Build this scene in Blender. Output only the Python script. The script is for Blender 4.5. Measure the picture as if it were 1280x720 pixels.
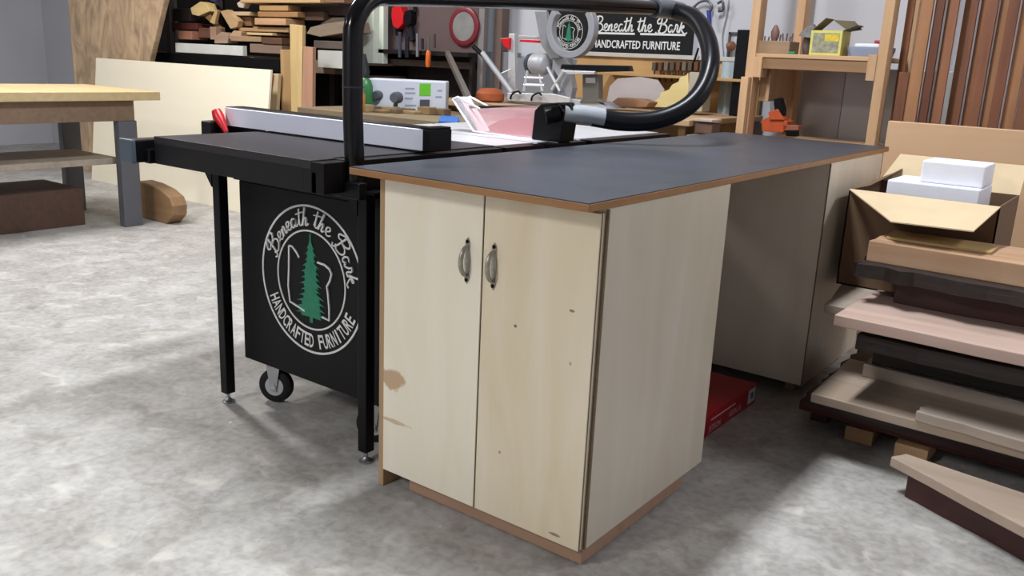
import bpy, bmesh, math, random
from mathutils import Vector, Matrix
S = bpy.context.scene
for o in list(bpy.data.objects): bpy.data.objects.remove(o, do_unlink=True)
C = S.collection
PI = math.pi
# ------------------------------------------------------------------ camera
F_PX = 1100.28; PITCH = -0.25523; ROLL = 0.045345; YAW = 2.20745
CAM = Vector((0.95158, -1.54181, 1.18369))
fw = Vector((math.cos(YAW)*math.cos(PITCH), math.sin(YAW)*math.cos(PITCH), math.sin(PITCH)))
r0 = fw.cross(Vector((0,0,1))).normalized(); u0 = r0.cross(fw)
rt = r0*math.cos(ROLL)+u0*math.sin(ROLL); up = -r0*math.sin(ROLL)+u0*math.cos(ROLL)
cd = bpy.data.cameras.new('camera'); co = bpy.data.objects.new('camera', cd); C.objects.link(co)
m = Matrix.Identity(4)
for i in range(3):
    m[i][0] = rt[i]; m[i][1] = up[i]; m[i][2] = -fw[i]; m[i][3] = CAM[i]
co.matrix_world = m
cd.sensor_width = 36; cd.lens = F_PX/1280*36; cd.clip_start = 0.05; cd.clip_end = 60
S.camera = co
# ------------------------------------------------------------------ light
S.view_settings.view_transform = 'Standard'; S.view_settings.look = 'None'
S.view_settings.gamma = 1; S.view_settings.use_curve_mapping = False
S.view_settings.exposure = -0.42
W = bpy.data.worlds.new('world'); S.world = W; W.use_nodes = True
W.node_tree.nodes['Background'].inputs[0].default_value = (0.75,0.8,0.9,1)
W.node_tree.nodes['Background'].inputs[1].default_value = 0.15
CEIL = 3.7
def area(name, loc, sx, sy, power, col=(1,1,1), rot=(0,0,0)):
    l = bpy.data.lights.new(name, 'AREA'); l.shape = 'RECTANGLE'; l.size = sx; l.size_y = sy
    l.energy = power; l.color = col
    o = bpy.data.objects.new(name, l); C.objects.link(o); o.location = loc; o.rotation_euler = rot; return o
LAMPS = [((-1.4,-4.4),0.35,1.2,205), ((-4.4,0.9),1.2,0.4,200), ((-0.75,0.72),0.25,1.2,185), ((2.7,2.5),0.4,1.2,72), ((-6.6,-2.6),0.4,1.2,60)]
for i,((x,y),a,b,pw) in enumerate(LAMPS):
    area('ceiling_lamp_light', (x,y,CEIL-0.13), a, b, pw, (1.0,0.98,0.96) if i != 2 else (0.92,0.96,1.0))

# ------------------------------------------------------------------ pixel rays to world points
def ray(px,py): return fw*F_PX+(px-640)*rt-(py-360)*up
def at_y(px,py,v): d=ray(px,py); return CAM+d*((v-CAM.y)/d.y)
def at_x(px,py,v): d=ray(px,py); return CAM+d*((v-CAM.x)/d.x)
def at_z(px,py,v): d=ray(px,py); return CAM+d*((v-CAM.z)/d.z)
def at_d(px,py,D): return CAM+ray(px,py)*(D/F_PX)

# ------------------------------------------------------------------ materials
def lin(c):
    if isinstance(c,str): c=[int(c[i:i+2],16)/255 for i in (0,2,4)]
    return tuple(x/12.92 if x<=0.04045 else ((x+0.055)/1.055)**2.4 for x in c)
MC = {}
def nt(name):
    m = bpy.data.materials.new(name); m.use_nodes=True; return m, m.node_tree, m.node_tree.nodes['Principled BSDF']
def plain(c, rough=0.5, metal=0, var=0.08, scale=9, name=None, bump=0.0):
    key=('p',c,rough,metal,var,scale,bump)
    if key in MC: return MC[key]
    m,t,b=nt(name or 'painted_'+str(c)); N=t.nodes; L=t.links
    tc=N.new('ShaderNodeTexCoord'); no=N.new('ShaderNodeTexNoise'); no.inputs['Scale'].default_value=scale; no.inputs['Detail'].default_value=6
    L.new(tc.outputs['Object'],no.inputs['Vector'])
    mx=N.new('ShaderNodeMixRGB'); col=lin(c)
    mx.inputs[1].default_value=(*[max(0,v*(1-var*2)) for v in col],1); mx.inputs[2].default_value=(*[min(1,v*(1+var*2)) for v in col],1)
    L.new(no.outputs['Fac'],mx.inputs[0]); L.new(mx.outputs[0],b.inputs['Base Color'])
    b.inputs['Roughness'].default_value=rough; b.inputs['Metallic'].default_value=metal
    if max(col)<0.06 and rough>0.2: b.inputs['Specular IOR Level'].default_value=0.22
    if bump:
        bp=N.new('ShaderNodeBump'); bp.inputs['Strength'].default_value=bump; bp.inputs['Distance'].default_value=0.01
        L.new(no.outputs['Fac'],bp.inputs['Height']); L.new(bp.outputs[0],b.inputs['Normal'])
    MC[key]=m; return m
def wood(c, c2=None, axis=0, rough=0.6, scale=1.0, rnd=0.25, contrast=1.0, bump=0.15):
    key=('w',c,c2,axis,rough,scale,rnd,contrast,bump)
    if key in MC: return MC[key]
    m,t,b=nt('wood_'+str(c)); N=t.nodes; L=t.links
    a=lin(c); 
    if c2 is None: d=tuple(v*0.62 for v in a)
    else: d=lin(c2)
    tc=N.new('ShaderNodeTexCoord'); mp=N.new('ShaderNodeMapping')
    sc=[26*scale]*3; sc[axis]=1.6*scale; mp.inputs['Scale'].default_value=sc
    L.new(tc.outputs['Object'],mp.inputs['Vector'])
    oi=N.new('ShaderNodeObjectInfo'); ad=N.new('ShaderNodeVectorMath'); ad.operation='MULTIPLY_ADD'
    cb=N.new('ShaderNodeCombineXYZ'); 
    for k in range(3): L.new(oi.outputs['Random'],cb.inputs[k])
    ad.inputs[1].default_value=(37,37,37); L.new(cb.outputs[0],ad.inputs[0]); L.new(mp.outputs[0],ad.inputs[2])
    no=N.new('ShaderNodeTexNoise'); no.inputs['Scale'].default_value=1; no.inputs['Detail'].default_value=5; no.inputs['Distortion'].default_value=0.6
    L.new(ad.outputs[0],no.inputs['Vector'])
    no2=N.new('ShaderNodeTexNoise'); no2.inputs['Scale'].default_value=3.0; no2.inputs['Detail'].default_value=3
    L.new(tc.outputs['Object'],no2.inputs['Vector'])
    cr=N.new('ShaderNodeValToRGB'); w=0.25/contrast
    cr.color_ramp.elements[0].position=0.5-w; cr.color_ramp.elements[0].color=(*d,1)
    cr.color_ramp.elements[1].position=0.5+w; cr.color_ramp.elements[1].color=(*a,1)
    mm=N.new('ShaderNodeMath'); mm.operation='MULTIPLY_ADD'; mm.inputs[1].default_value=0.6
    m2=N.new('ShaderNodeMath'); m2.operation='MULTIPLY'; m2.inputs[1].default_value=0.4
    L.new(no2.outputs['Fac'],m2.inputs[0]); L.new(no.outputs['Fac'],mm.inputs[0]); L.new(m2.outputs[0],mm.inputs[2])
    L.new(mm.outputs[0],cr.inputs[0])
    hs=N.new('ShaderNodeHueSaturation'); mr=N.new('ShaderNodeMapRange'); mr.inputs[3].default_value=1-rnd; mr.inputs[4].default_value=1+rnd
    L.new(oi.outputs['Random'],mr.inputs[0]); L.new(mr.outputs[0],hs.inputs['Value']); L.new(cr.outputs[0],hs.inputs['Color'])
    L.new(hs.outputs[0],b.inputs['Base Color']); b.inputs['Roughness'].default_value=rough
    if bump:
        bp=N.new('ShaderNodeBump'); bp.inputs['Strength'].default_value=bump; bp.inputs['Distance'].default_value=0.004
        L.new(no.outputs['Fac'],bp.inputs['Height']); L.new(bp.outputs[0],b.inputs['Normal'])
    MC[key]=m; return m
def birch(stains=(), c='d9cdb4', c2='cdbd9d'):
    """pale birch plywood; stains = (x,y,z, rx,rz, colour) patches in object space"""
    m,t,b=nt('birch_plywood'); N=t.nodes; L=t.links
    tc=N.new('ShaderNodeTexCoord'); mp=N.new('ShaderNodeMapping'); mp.inputs['Scale'].default_value=(7,7,1.4)
    L.new(tc.outputs['Object'],mp.inputs[0])
    no=N.new('ShaderNodeTexNoise'); no.inputs['Scale'].default_value=1; no.inputs['Detail'].default_value=5; no.inputs['Distortion'].default_value=0.8
    L.new(mp.outputs[0],no.inputs['Vector'])
    cr=N.new('ShaderNodeValToRGB'); cr.color_ramp.elements[0].position=0.3; cr.color_ramp.elements[0].color=(*lin(c2),1)
    cr.color_ramp.elements[1].position=0.72; cr.color_ramp.elements[1].color=(*lin(c),1)
    L.new(no.outputs['Fac'],cr.inputs[0]); out=cr.outputs[0]
    wn=N.new('ShaderNodeTexNoise'); wn.inputs['Scale'].default_value=40; L.new(tc.outputs['Object'],wn.inputs['Vector'])
    for (x,y,z,rx,rz,sc) in stains:
        sp=N.new('ShaderNodeMapping'); sp.vector_type='POINT'; sp.inputs['Location'].default_value=(-x/rx,0,-z/rz); sp.inputs['Scale'].default_value=(1/rx,0,1/rz)
        L.new(tc.outputs['Object'],sp.inputs[0])
        ln=N.new('ShaderNodeVectorMath'); ln.operation='LENGTH'; L.new(sp.outputs[0],ln.inputs[0])
        ad=N.new('ShaderNodeMath'); ad.operation='ADD'; L.new(ln.outputs['Value'],ad.inputs[0]); L.new(wn.outputs['Fac'],ad.inputs[1])
        r=N.new('ShaderNodeMapRange'); r.inputs[1].default_value=1.3; r.inputs[2].default_value=1.55; r.inputs[3].default_value=0.85; r.inputs[4].default_value=0
        L.new(ad.outputs[0],r.inputs[0])
        mx=N.new('ShaderNodeMixRGB'); L.new(r.outputs[0],mx.inputs[0]); L.new(out,mx.inputs[1]); mx.inputs[2].default_value=(*lin(sc),1); out=mx.outputs[0]
    L.new(out,b.inputs['Base Color']); b.inputs['Roughness'].default_value=0.42
    return m
def glassy(c, alpha, rough=0.1):
    m,t,b=nt('clear_plastic_'+c); b.inputs['Base Color'].default_value=(*lin(c),1); b.inputs['Roughness'].default_value=rough
    b.inputs['Alpha'].default_value=alpha; return m
def floor_mat():
    m,t,b=nt('concrete_floor'); N=t.nodes; L=t.links
    tc=N.new('ShaderNodeTexCoord')
    def noise(s,d,dist=0):
        n=N.new('ShaderNodeTexNoise'); n.inputs['Scale'].default_value=s; n.inputs['Detail'].default_value=d; n.inputs['Distortion'].default_value=dist
        L.new(tc.outputs['Object'],n.inputs['Vector']); return n.outputs['Fac']
    def ramp(src,p0,c0,p1,c1):
        r=N.new('ShaderNodeValToRGB'); r.color_ramp.elements[0].position=p0; r.color_ramp.elements[0].color=(*lin(c0),1)
        r.color_ramp.elements[1].position=p1; r.color_ramp.elements[1].color=(*lin(c1),1); L.new(src,r.inputs[0]); return r.outputs[0]
    def mix(f,a,c,mode='MIX'):
        x=N.new('ShaderNodeMixRGB'); x.blend_type=mode
        if isinstance(f,float): x.inputs[0].default_value=f
        else: L.new(f,x.inputs[0])
        L.new(a,x.inputs[1])
        if isinstance(c,tuple): x.inputs[2].default_value=c
        else: L.new(c,x.inputs[2])
        return x.outputs[0]
    base=ramp(noise(1.6,8,0.5),0.36,'8d8983',0.64,'aeacaa')
    spots=ramp(noise(5.5,8,0.8),0.42,'8f8b86',0.66,'c3c2c0')
    a=mix(0.55,base,spots)
    fine=ramp(noise(38,6,0.4),0.36,'8d8a86',0.6,'bebdbb'); a=mix(0.32,a,fine)
    vd=noise(7,10,0.5); mr=N.new('ShaderNodeMapRange'); mr.inputs[1].default_value=0.58; mr.inputs[2].default_value=0.70; mr.inputs[4].default_value=0.35; L.new(vd,mr.inputs[0])
    a=mix(mr.outputs[0],a,(*lin('6c645a'),1))
    vd=noise(11,9,0.6); mr=N.new('ShaderNodeMapRange'); mr.inputs[1].default_value=0.58; mr.inputs[2].default_value=0.70; mr.inputs[4].default_value=0.38; L.new(vd,mr.inputs[0])
    a=mix(mr.outputs[0],a,(*lin('d9d4ca'),1))
    vo=N.new('ShaderNodeTexVoronoi'); vo.inputs['Scale'].default_value=4.5; L.new(tc.outputs['Object'],vo.inputs['Vector'])
    mr=N.new('ShaderNodeMapRange'); mr.inputs[1].default_value=0.02; mr.inputs[2].default_value=0.035; mr.inputs[3].default_value=0.7; mr.inputs[4].default_value=0; L.new(vo.outputs['Distance'],mr.inputs[0])
    a=mix(mr.outputs[0],a,(*lin('eae4d8'),1))
    L.new(a,b.inputs['Base Color'])
    rr=N.new('ShaderNodeMapRange'); rr.inputs[3].default_value=0.35; rr.inputs[4].default_value=0.75; L.new(noise(4,6),rr.inputs[0]); L.new(rr.outputs[0],b.inputs['Roughness'])
    bp=N.new('ShaderNodeBump'); bp.inputs['Strength'].default_value=0.25; bp.inputs['Distance'].default_value=0.006; L.new(noise(30,8),bp.inputs['Height']); L.new(bp.outputs[0],b.inputs['Normal'])
    return m
def slate_mat():
    m,t,b=nt('slate_laminate'); N=t.nodes; L=t.links
    tc=N.new('ShaderNodeTexCoord'); n=N.new('ShaderNodeTexNoise'); n.inputs['Scale'].default_value=3; n.inputs['Detail'].default_value=8; n.inputs['Distortion'].default_value=1.0
    L.new(tc.outputs['Object'],n.inputs['Vector'])
    n2=N.new('ShaderNodeTexNoise'); n2.inputs['Scale'].default_value=60; n2.inputs['Detail'].default_value=4; L.new(tc.outputs['Object'],n2.inputs['Vector'])
    r=N.new('ShaderNodeValToRGB'); r.color_ramp.elements[0].position=0.3; r.color_ramp.elements[0].color=(*lin('2e3139'),1); r.color_ramp.elements[1].position=0.7; r.color_ramp.elements[1].color=(*lin('363a45'),1)
    L.new(n.outputs['Fac'],r.inputs[0])
    # dried glue and dust marks with their own shape
    mr=N.new('ShaderNodeMapRange'); mr.inputs[1].default_value=0.68; mr.inputs[2].default_value=0.78; mr.inputs[4].default_value=0.35; L.new(n2.outputs['Fac'],mr.inputs[0])
    mx=N.new('ShaderNodeMixRGB'); L.new(mr.outputs[0],mx.inputs[0]); L.new(r.outputs[0],mx.inputs[1]); mx.inputs[2].default_value=(*lin('8a8d94'),1)
    L.new(mx.outputs[0],b.inputs['Base Color'])
    rr=N.new('ShaderNodeMapRange'); rr.inputs[3].default_value=0.30; rr.inputs[4].default_value=0.5; L.new(n.outputs['Fac'],rr.inputs[0]); L.new(rr.outputs[0],b.inputs['Roughness']); b.inputs['Specular IOR Level'].default_value=0.42
    return m
def emit(c,s):
    m,t,b=nt('lamp_glow'); b.inputs['Emission Color'].default_value=(*c,1); b.inputs['Emission Strength'].default_value=s; b.inputs['Base Color'].default_value=(1,1,1,1); return m

WHITE=plain('b9bac1',0.7,0,0.03,2,'white_wall'); DKMETAL=plain('131317',0.42,0.3,0.1,20,'black_powder_coat')
BLACK=plain('0e0e12',0.35,0,0.1,12,'black_paint'); GLOSSBLACK=plain('08080b',0.16,0.2,0.05,12,'gloss_black_tube'); RUBBER=plain('1b1b1d',0.6,0,0.1,20,'rubber')
STEEL=plain('a9abae',0.32,0.9,0.08,30,'steel'); ALU=plain('c8c9cc',0.45,0.5,0.05,20,'cast_aluminium'); SILVER=plain('a7a8ad',0.5,0.25,0.08,15,'silver_paint')
OFFWHITE=plain('d8d8d6',0.5,0,0.03,8,'white_lettering'); RED=plain('c3121c',0.35,0,0.05,8,'red_plastic'); GREEN=plain('1c7a5c',0.55,0,0.15,40,'green_vinyl')
PINE=wood('cba681','b08a62',2,rnd=0.08); PINEX=wood('cba681','b08a62',0,rnd=0.08); PLYEDGE=wood('8a7455','6b573f',0,scale=2,rnd=0.05)

# ------------------------------------------------------------------ mesh helper
class MB:
    def __init__(s): s.v=[]; s.f=[]
    def add(s,vs,fs):
        n=len(s.v); s.v+= [Vector(v) for v in vs]; s.f+=[tuple(i+n for i in f) for f in fs]; return s
    def box(s,x0,x1,y0,y1,z0,z1,M=None):
        vs=[Vector((x,y,z)) for z in (z0,z1) for y in (y0,y1) for x in (x0,x1)]
        if M is not None: vs=[M@v for v in vs]
        return s.add(vs,[(0,2,3,1),(4,5,7,6),(0,1,5,4),(2,6,7,3),(0,4,6,2),(1,3,7,5)])
    def prism(s,pts,off):
        """closed prism: polygon pts swept by vector off"""
        pts=[Vector(p) for p in pts]; off=Vector(off); n=len(pts)
        nrm=Vector((0,0,0))
        for i in range(n): nrm+=pts[i].cross(pts[(i+1)%n])
        if nrm.dot(off)>0: pts=pts[::-1]
        vs=pts+[p+off for p in pts]
        fs=[tuple(range(n)), tuple(range(2*n-1,n-1,-1))]
        for i in range(n): j=(i+1)%n; fs.append((j,i,i+n,j+n))
        return s.add(vs,fs)
    def tube(s,path,r,n=12,cap=True,square=False):
        path=[Vector(p) for p in path]; rs=r if isinstance(r,(list,tuple)) else [r]*len(path)
        t=[(path[min(i+1,len(path)-1)]-path[max(i-1,0)]).normalized() for i in range(len(path))]
        a=Vector((0,0,1)) if abs(t[0].z)<0.9 else Vector((1,0,0))
        u=(a-t[0]*a.dot(t[0])).normalized(); vs=[]
        for i,pnt in enumerate(path):
            u=(u-t[i]*u.dot(t[i])).normalized(); w=t[i].cross(u)
            for k in range(n):
                an=2*PI*(k+(0.5 if square else 0))/n; rad=rs[i]*(1.41421 if square else 1)
                vs.append(pnt+(u*math.cos(an)+w*math.sin(an))*rad)
        fs=[]
        for i in range(len(path)-1):
            for k in range(n): j=(k+1)%n; fs.append((i*n+k,i*n+j,(i+1)*n+j,(i+1)*n+k))
        if cap: fs+= [tuple(range(n-1,-1,-1)), tuple(range((len(path)-1)*n,len(path)*n))]
        return s.add(vs,fs)
    def cyl(s,a,b,r,n=20): return s.tube([a,b],r,n)
    def lathe(s,cen,axis,prof,n=28):
        """prof: list of (radius, height along axis)"""
        cen=Vector(cen); ax=Vector(axis).normalized(); a=Vector((0,0,1)) if abs(ax.z)<0.9 else Vector((1,0,0))
        u=(a-ax*a.dot(ax)).normalized(); w=ax.cross(u); vs=[]
        for (r,h) in prof:
            for k in range(n): an=2*PI*k/n; vs.append(cen+ax*h+(u*math.cos(an)+w*math.sin(an))*max(r,0.0004))
        fs=[]
        for i in range(len(prof)-1):
            for k in range(n): j=(k+1)%n; fs.append((i*n+k,i*n+j,(i+1)*n+j,(i+1)*n+k))
        fs+=[tuple(range(n-1,-1,-1)), tuple(range((len(prof)-1)*n,len(prof)*n))]
        return s.add(vs,fs)
    def mesh(s,me):
        s.add([v.co for v in me.vertices],[tuple(p.vertices) for p in me.polygons]); return s
    def build(s,name,mat,parent=None,bevel=0.0,smooth=False,loc=None,seg=2):
        if parent is not None:
            o0=world(parent)
        else:
            xs=[v.x for v in s.v]; ys=[v.y for v in s.v]; zs=[v.z for v in s.v]
            o0=Vector(loc) if loc is not None else Vector(((min(xs)+max(xs))/2,(min(ys)+max(ys))/2,min(zs)))
        # part origin = own bbox base
        xs=[v.x for v in s.v]; ys=[v.y for v in s.v]; zs=[v.z for v in s.v]
        own=Vector(((min(xs)+max(xs))/2,(min(ys)+max(ys))/2,min(zs))) if loc is None else Vector(loc)
        me=bpy.data.meshes.new(name); me.from_pydata([tuple(v-own) for v in s.v],[],s.f); me.update()
        bm=bmesh.new(); bm.from_mesh(me); bmesh.ops.recalc_face_normals(bm,faces=bm.faces); bm.to_mesh(me); bm.free()
        me.materials.append(mat); o=bpy.data.objects.new(name,me); C.objects.link(o)
        if parent is not None: o.parent=parent; o.location=own-o0
        else: o.location=own
        if bevel:
            b=o.modifiers.new('bevel','BEVEL'); b.width=bevel; b.segments=seg; b.limit_method='ANGLE'; b.angle_limit=0.7
        if smooth:
            for p in me.polygons: p.use_smooth=True
            try: me.set_sharp_from_angle(angle=0.7)
            except Exception: pass
        return o
def world(o):
    v=Vector(o.location)
    while o.parent is not None: o=o.parent; v+=Vector(o.location)
    return v
def thing(name,label,cat,loc,group=None):
    o=bpy.data.objects.new(name,None); C.objects.link(o); o.location=loc; o.empty_display_size=0.1
    return tag(o,label,cat,group)
def tag(o,label,cat,group=None):
    o['label']=label; o['category']=cat
    if group: o['group']=group
    return o
def struct(o): o['kind']='structure'; return o
def copy_tree(o,parent=None):
    c=o.copy(); C.objects.link(c)
    if parent is not None: c.parent=parent
    for ch in [x for x in bpy.data.objects if x.parent==o and x!=c]: copy_tree(ch,c)
    return c
def catmull(pts,n=6):
    P=[Vector(p) for p in pts]; P=[P[0]*2-P[1]]+P+[P[-1]*2-P[-2]]; out=[]
    for i in range(1,len(P)-2):
        for k in range(n):
            t=k/n; a,b,c,d=P[i-1:i+3]
            out.append(0.5*((2*b)+(c-a)*t+(2*a-5*b+4*c-d)*t*t+(-a+3*b-3*c+d)*t**3))
    out.append(P[-2]); return out
def jag(pts,n,amp,rng,off_axis=None):
    """closed polygon with roughened edges (live edge)"""
    out=[]; N=len(pts)
    for i in range(N):
        a=Vector(pts[i]); b=Vector(pts[(i+1)%N])
        for k in range(n):
            p=a.lerp(b,k/n)
            if k: p=p+Vector((rng.uniform(-amp,amp),rng.uniform(-amp,amp),0))
            out.append(p)
    return out

# ------------------------------------------------------------------ setting
X0,X1,Y0,Y1=-9.5,3.2,-5.5,3.5
struct(MB().box(X0,X1,Y0,Y1,-0.1,0).build('floor',floor_mat(),loc=(0,0,0)))
struct(MB().box(X0-.1,X1+.1,Y1,Y1+.12,0,CEIL).build('wall_back',WHITE))
struct(MB().box(X0-.1,X0,Y0,Y1,0,CEIL).build('wall_left',WHITE))
struct(MB().box(X1,X1+.1,Y0,Y1,0,CEIL).build('wall_right',WHITE))
struct(MB().box(X0-.1,X1+.1,Y0-.1,Y0,0,CEIL).build('wall_front',WHITE))
struct(MB().box(X0-.1,X1+.1,Y0-.1,Y1+.1,CEIL,CEIL+.1).build('ceiling',plain('9a9a9c',0.8,0,0.03,2)))
g=emit((1,0.98,0.95),2.0); hs=plain('d0d0d0',0.4)
for i,((x,y),a,b,pw) in enumerate(LAMPS):
    t=thing('ceiling_lamp','white tube lamp under the workshop ceiling','lamp',(x,y,CEIL-.1),'tube lamps on the ceiling')
    MB().box(x-a/2-.02,x+a/2+.02,y-b/2-.02,y+b/2+.02,CEIL-.1,CEIL).build('housing',hs,t,0.01)
    MB().box(x-a/2,x+a/2,y-b/2,y+b/2,CEIL-.12,CEIL-.1).build('diffuser',g,t)

# ------------------------------------------------------------------ outfeed bench
H=0.9; T=0.019; BW=0.7187; BL=2.3007; ply_front=0.07
EDGE=wood('a67a4e','8a5e38',0,scale=2,rnd=0.03,rough=0.5)
b=thing('outfeed_workbench','long workbench with slate grey top on two pale plywood cabinets','workbench',(-BW/2,BL/2,0))
MB().box(-BW,0,0,BL,H-T,H-0.0025).build('top_core',EDGE,b,0.001)['label']='tan plywood core showing as a brown edge'
MB().box(-BW+.0015,-.0015,.0015,BL-.0015,H-0.0025,H).build('top_laminate',slate_mat(),b)['label']='slate grey laminate surface'
xl,xr,xm,z0,dep=-0.6615,-0.004,-0.3321,0.0553,0.7301
BIR=birch(c='d2c9ba',c2='c7bca8')  # near body toned darker, the shade on its side put into the colour
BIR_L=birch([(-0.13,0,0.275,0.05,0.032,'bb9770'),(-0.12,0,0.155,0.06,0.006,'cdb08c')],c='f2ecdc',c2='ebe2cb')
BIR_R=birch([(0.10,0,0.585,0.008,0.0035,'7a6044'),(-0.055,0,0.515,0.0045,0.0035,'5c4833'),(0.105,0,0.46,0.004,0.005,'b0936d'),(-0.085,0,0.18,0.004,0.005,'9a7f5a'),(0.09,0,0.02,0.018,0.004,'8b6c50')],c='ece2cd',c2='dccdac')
DARKPLY=plain('6d5a44',0.6,0,0.1,60,'ply_edge_dark')
yb=ply_front+.02
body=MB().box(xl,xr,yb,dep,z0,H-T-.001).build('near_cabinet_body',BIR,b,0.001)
# plywood edge plies on front vertical edge of right side panel
MB().box(xr-.006,xr+.0008,yb-.0012,yb+.004,z0,H-T-.004).build('panel_edge',DARKPLY,body)
def door(x0,x1,mat,hx,hz):
    d=MB().box(x0,x1,ply_front,ply_front+.018,z0-.0,H-T-.012).build('door',mat,b,0.0012)
    MB().box(x1-.0005,x1+.0008,ply_front+.003,ply_front+.007,z0,H-T-.012).build('ply_edge',DARKPLY,d)
    h=MB(); y=ply_front
    # pointed back plate
    pl=[(0,.058),(.006,.050),(.0075,.040),(.006,.030),(.009,.0),(.006,-.030),(.0075,-.040),(.006,-.050),(0,-.058)]
    pts=[Vector((hx+a,y-.0025,hz+c)) for a,c in pl]+[Vector((hx-a,y-.0025,hz+c)) for a,c in pl[::-1][1:-1]]
    h.prism(pts,(0,.0025,0))
    arc=[(hx,y-.002-math.sin(PI*k/14)*.024,hz+.037*math.cos(PI*k/14)) for k in range(15)]
    h.tube(arc,[.0035+.003*math.sin(PI*k/14) for k in range(15)],10)
    hh=h.build('handle',plain('a39e92',0.38,0.5,0.3,60,'aged_pewter'),d,smooth=True); hh['label']='arched dull pewter pull with pointed ends'
    s=MB()
    for sg in (-1,1): s.lathe((hx,y-.004,hz+sg*.048),(0,-1,0),[(.0048,-.001),(.0048,.0006),(.003,.0018)],12)
    s.build('screw',plain('15120f',0.4,0.5),hh)
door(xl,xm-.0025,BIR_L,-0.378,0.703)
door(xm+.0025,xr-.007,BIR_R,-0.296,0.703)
SP=wood('b99c77','9b7c57',2,rnd=0.03)
MB().box(xl-.022,xl-.003,yb-.015,dep,0,H-T-.001).build('left_end_panel',SP,b,0.001)['label']='brown edged end panel reaching the floor'
PL=wood('ab8b74','94745e',0,rnd=0.05)
p_=MB().box(xl+.075,xr-.012,.098,.117,0.006,z0).box(xr-.031,xr-.012,.117,.635,0.006,z0).box(xl+.075,xr-.031,.616,.635,.006,z0).box(xl+.075,xl+.095,.117,.616,.006,z0)
p_.box(xl+.1,xl+.14,.15,.19,0,.01).box(xr-.08,xr-.04,.15,.19,0,.01).box(xl+.1,xl+.14,.55,.59,0,.01).box(xr-.08,xr-.04,.55,.59,0,.01)
p_.build('plinth',PL,b,0.001)['label']='pinkish brown toe board frame'
MB().box(xl,xr,1.581,2.235,z0,H-T-.001).build('far_cabinet_body',birch(c='dcd4c5',c2='d2c7b3'),b,0.001)  # far body birch toned lighter, its brighter light put into the colour
MB().box(xr-.003,xr+.0008,1.5802,1.585,z0,H-T-.004).build('far_panel_edge',DARKPLY,b)
q=MB()
for (x,y) in ((-.09,1.66),(-.58,1.66),(-.09,2.15),(-.58,2.15)): q.box(x,x+.035,y,y+.06,0,z0)
q.box(xl+.05,xr-.06,1.72,2.2,0.02,z0)
q.build('foot_block',PL,b)

# ------------------------------------------------------------------ lettering
def text_mesh(s,size=1.0,sx=1.0):
    cu=bpy.data.curves.new('t','FONT'); cu.body=s; cu.size=size; cu.resolution_u=2; cu.offset=size*0.018
    o=bpy.data.objects.new('t',cu); C.objects.link(o); dg=bpy.context.evaluated_depsgraph_get()
    me=bpy.data.meshes.new_from_object(o.evaluated_get(dg)); bpy.data.objects.remove(o); bpy.data.curves.remove(cu)
    for v in me.vertices: v.co.x*=sx
    return me
# single stroke script letters, (strokes, advance)
GL={
'B':([[(.12,.86),(.05,.7),(.12,.55),(.28,.62)],[(.34,.95),(.3,.6),(.24,.25),(.16,-.02),(.04,-.12),(-.02,.02)],[(.1,.8),(.3,1.0),(.56,.98),(.62,.8),(.5,.6),(.3,.52),(.54,.5),(.66,.3),(.58,.06),(.36,-.06),(.2,.02),(.14,.14)]],.72),
'e':([[(-.04,.08),(.1,.2),(.24,.36),(.2,.5),(.08,.44),(.06,.2),(.14,.03),(.26,.06),(.34,.18)]],.32),
'n':([[(0,.15),(.06,.44)],[(.06,.44),(.04,.02)],[(.04,.02),(.1,.3),(.2,.48),(.24,.36),(.22,.06),(.3,.05),(.36,.15)]],.35),
'a':([[(.28,.42),(.16,.5),(.05,.34),(.04,.12),(.14,.02),(.25,.22),(.28,.44),(.26,.12),(.32,.03),(.4,.14)]],.38),
't':([[(.02,.12),(.12,.5),(.17,.93)],[(.17,.93),(.11,.4),(.1,.08),(.18,.03),(.26,.15)],[(-.02,.66),(.36,.74)]],.26),
'h':([[(.0,.1),(.12,.5),(.2,.98)],[(.2,.98),(.12,.5),(.04,.02)],[(.04,.02),(.12,.32),(.22,.46),(.25,.34),(.22,.06),(.3,.05),(.36,.16)]],.36),
'r':([[(0,.12),(.08,.3),(.1,.52),(.22,.44),(.19,.12),(.26,.03),(.32,.14)]],.30),
'k':([[(0,.1),(.12,.5),(.2,.98)],[(.2,.98),(.1,.4),(.04,.0)],[(.1,.26),(.26,.46),(.28,.34),(.14,.24),(.24,.05),(.38,-.08),(.5,.02)]],.42),
' ':([],.26)}
def script_strokes(s):
    x=0; out=[]
    for ch in s:
        st,adv=GL[ch]
        for k in st: out.append([(px+x,py) for px,py in k])
        x+=adv
    return out,x
RC=[0]
def ribbon(mb,pts,w,to3,d=0.0015,nsub=5,closed=False):
    """flat raised stroke: pts 2-D, to3 maps (u,v,height) to 3-D"""
    RC[0]=(RC[0]+1)%6; d=d+RC[0]*.0006
    P=catmull([(a,b_,0) for a,b_ in pts],nsub) if nsub else [Vector((a,b_,0)) for a,b_ in pts]
    n=len(P); vs=[]; fs=[]
    for i,p in enumerate(P):
        if closed: tg=(P[(i+1)%n]-P[i-1])
        else: tg=(P[min(i+1,n-1)]-P[max(i-1,0)])
        tg=tg.normalized() if tg.length>1e-9 else Vector((1,0,0)); nn=Vector((-tg.y,tg.x,0))*w/2
        for (q,h) in ((p+nn,0),(p-nn,0),(p+nn,d),(p-nn,d)): vs.append(to3(q.x,q.y,h))
    for i in range(n if closed else n-1):
        a=i*4; c=((i+1)%n)*4
        fs+=[(a+2,a+3,c+3,c+2),(a,c,c+1,a+1),(a,a+2,c+2,c),(a+1,c+1,c+3,a+3)]
    mb.add(vs,fs)
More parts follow.
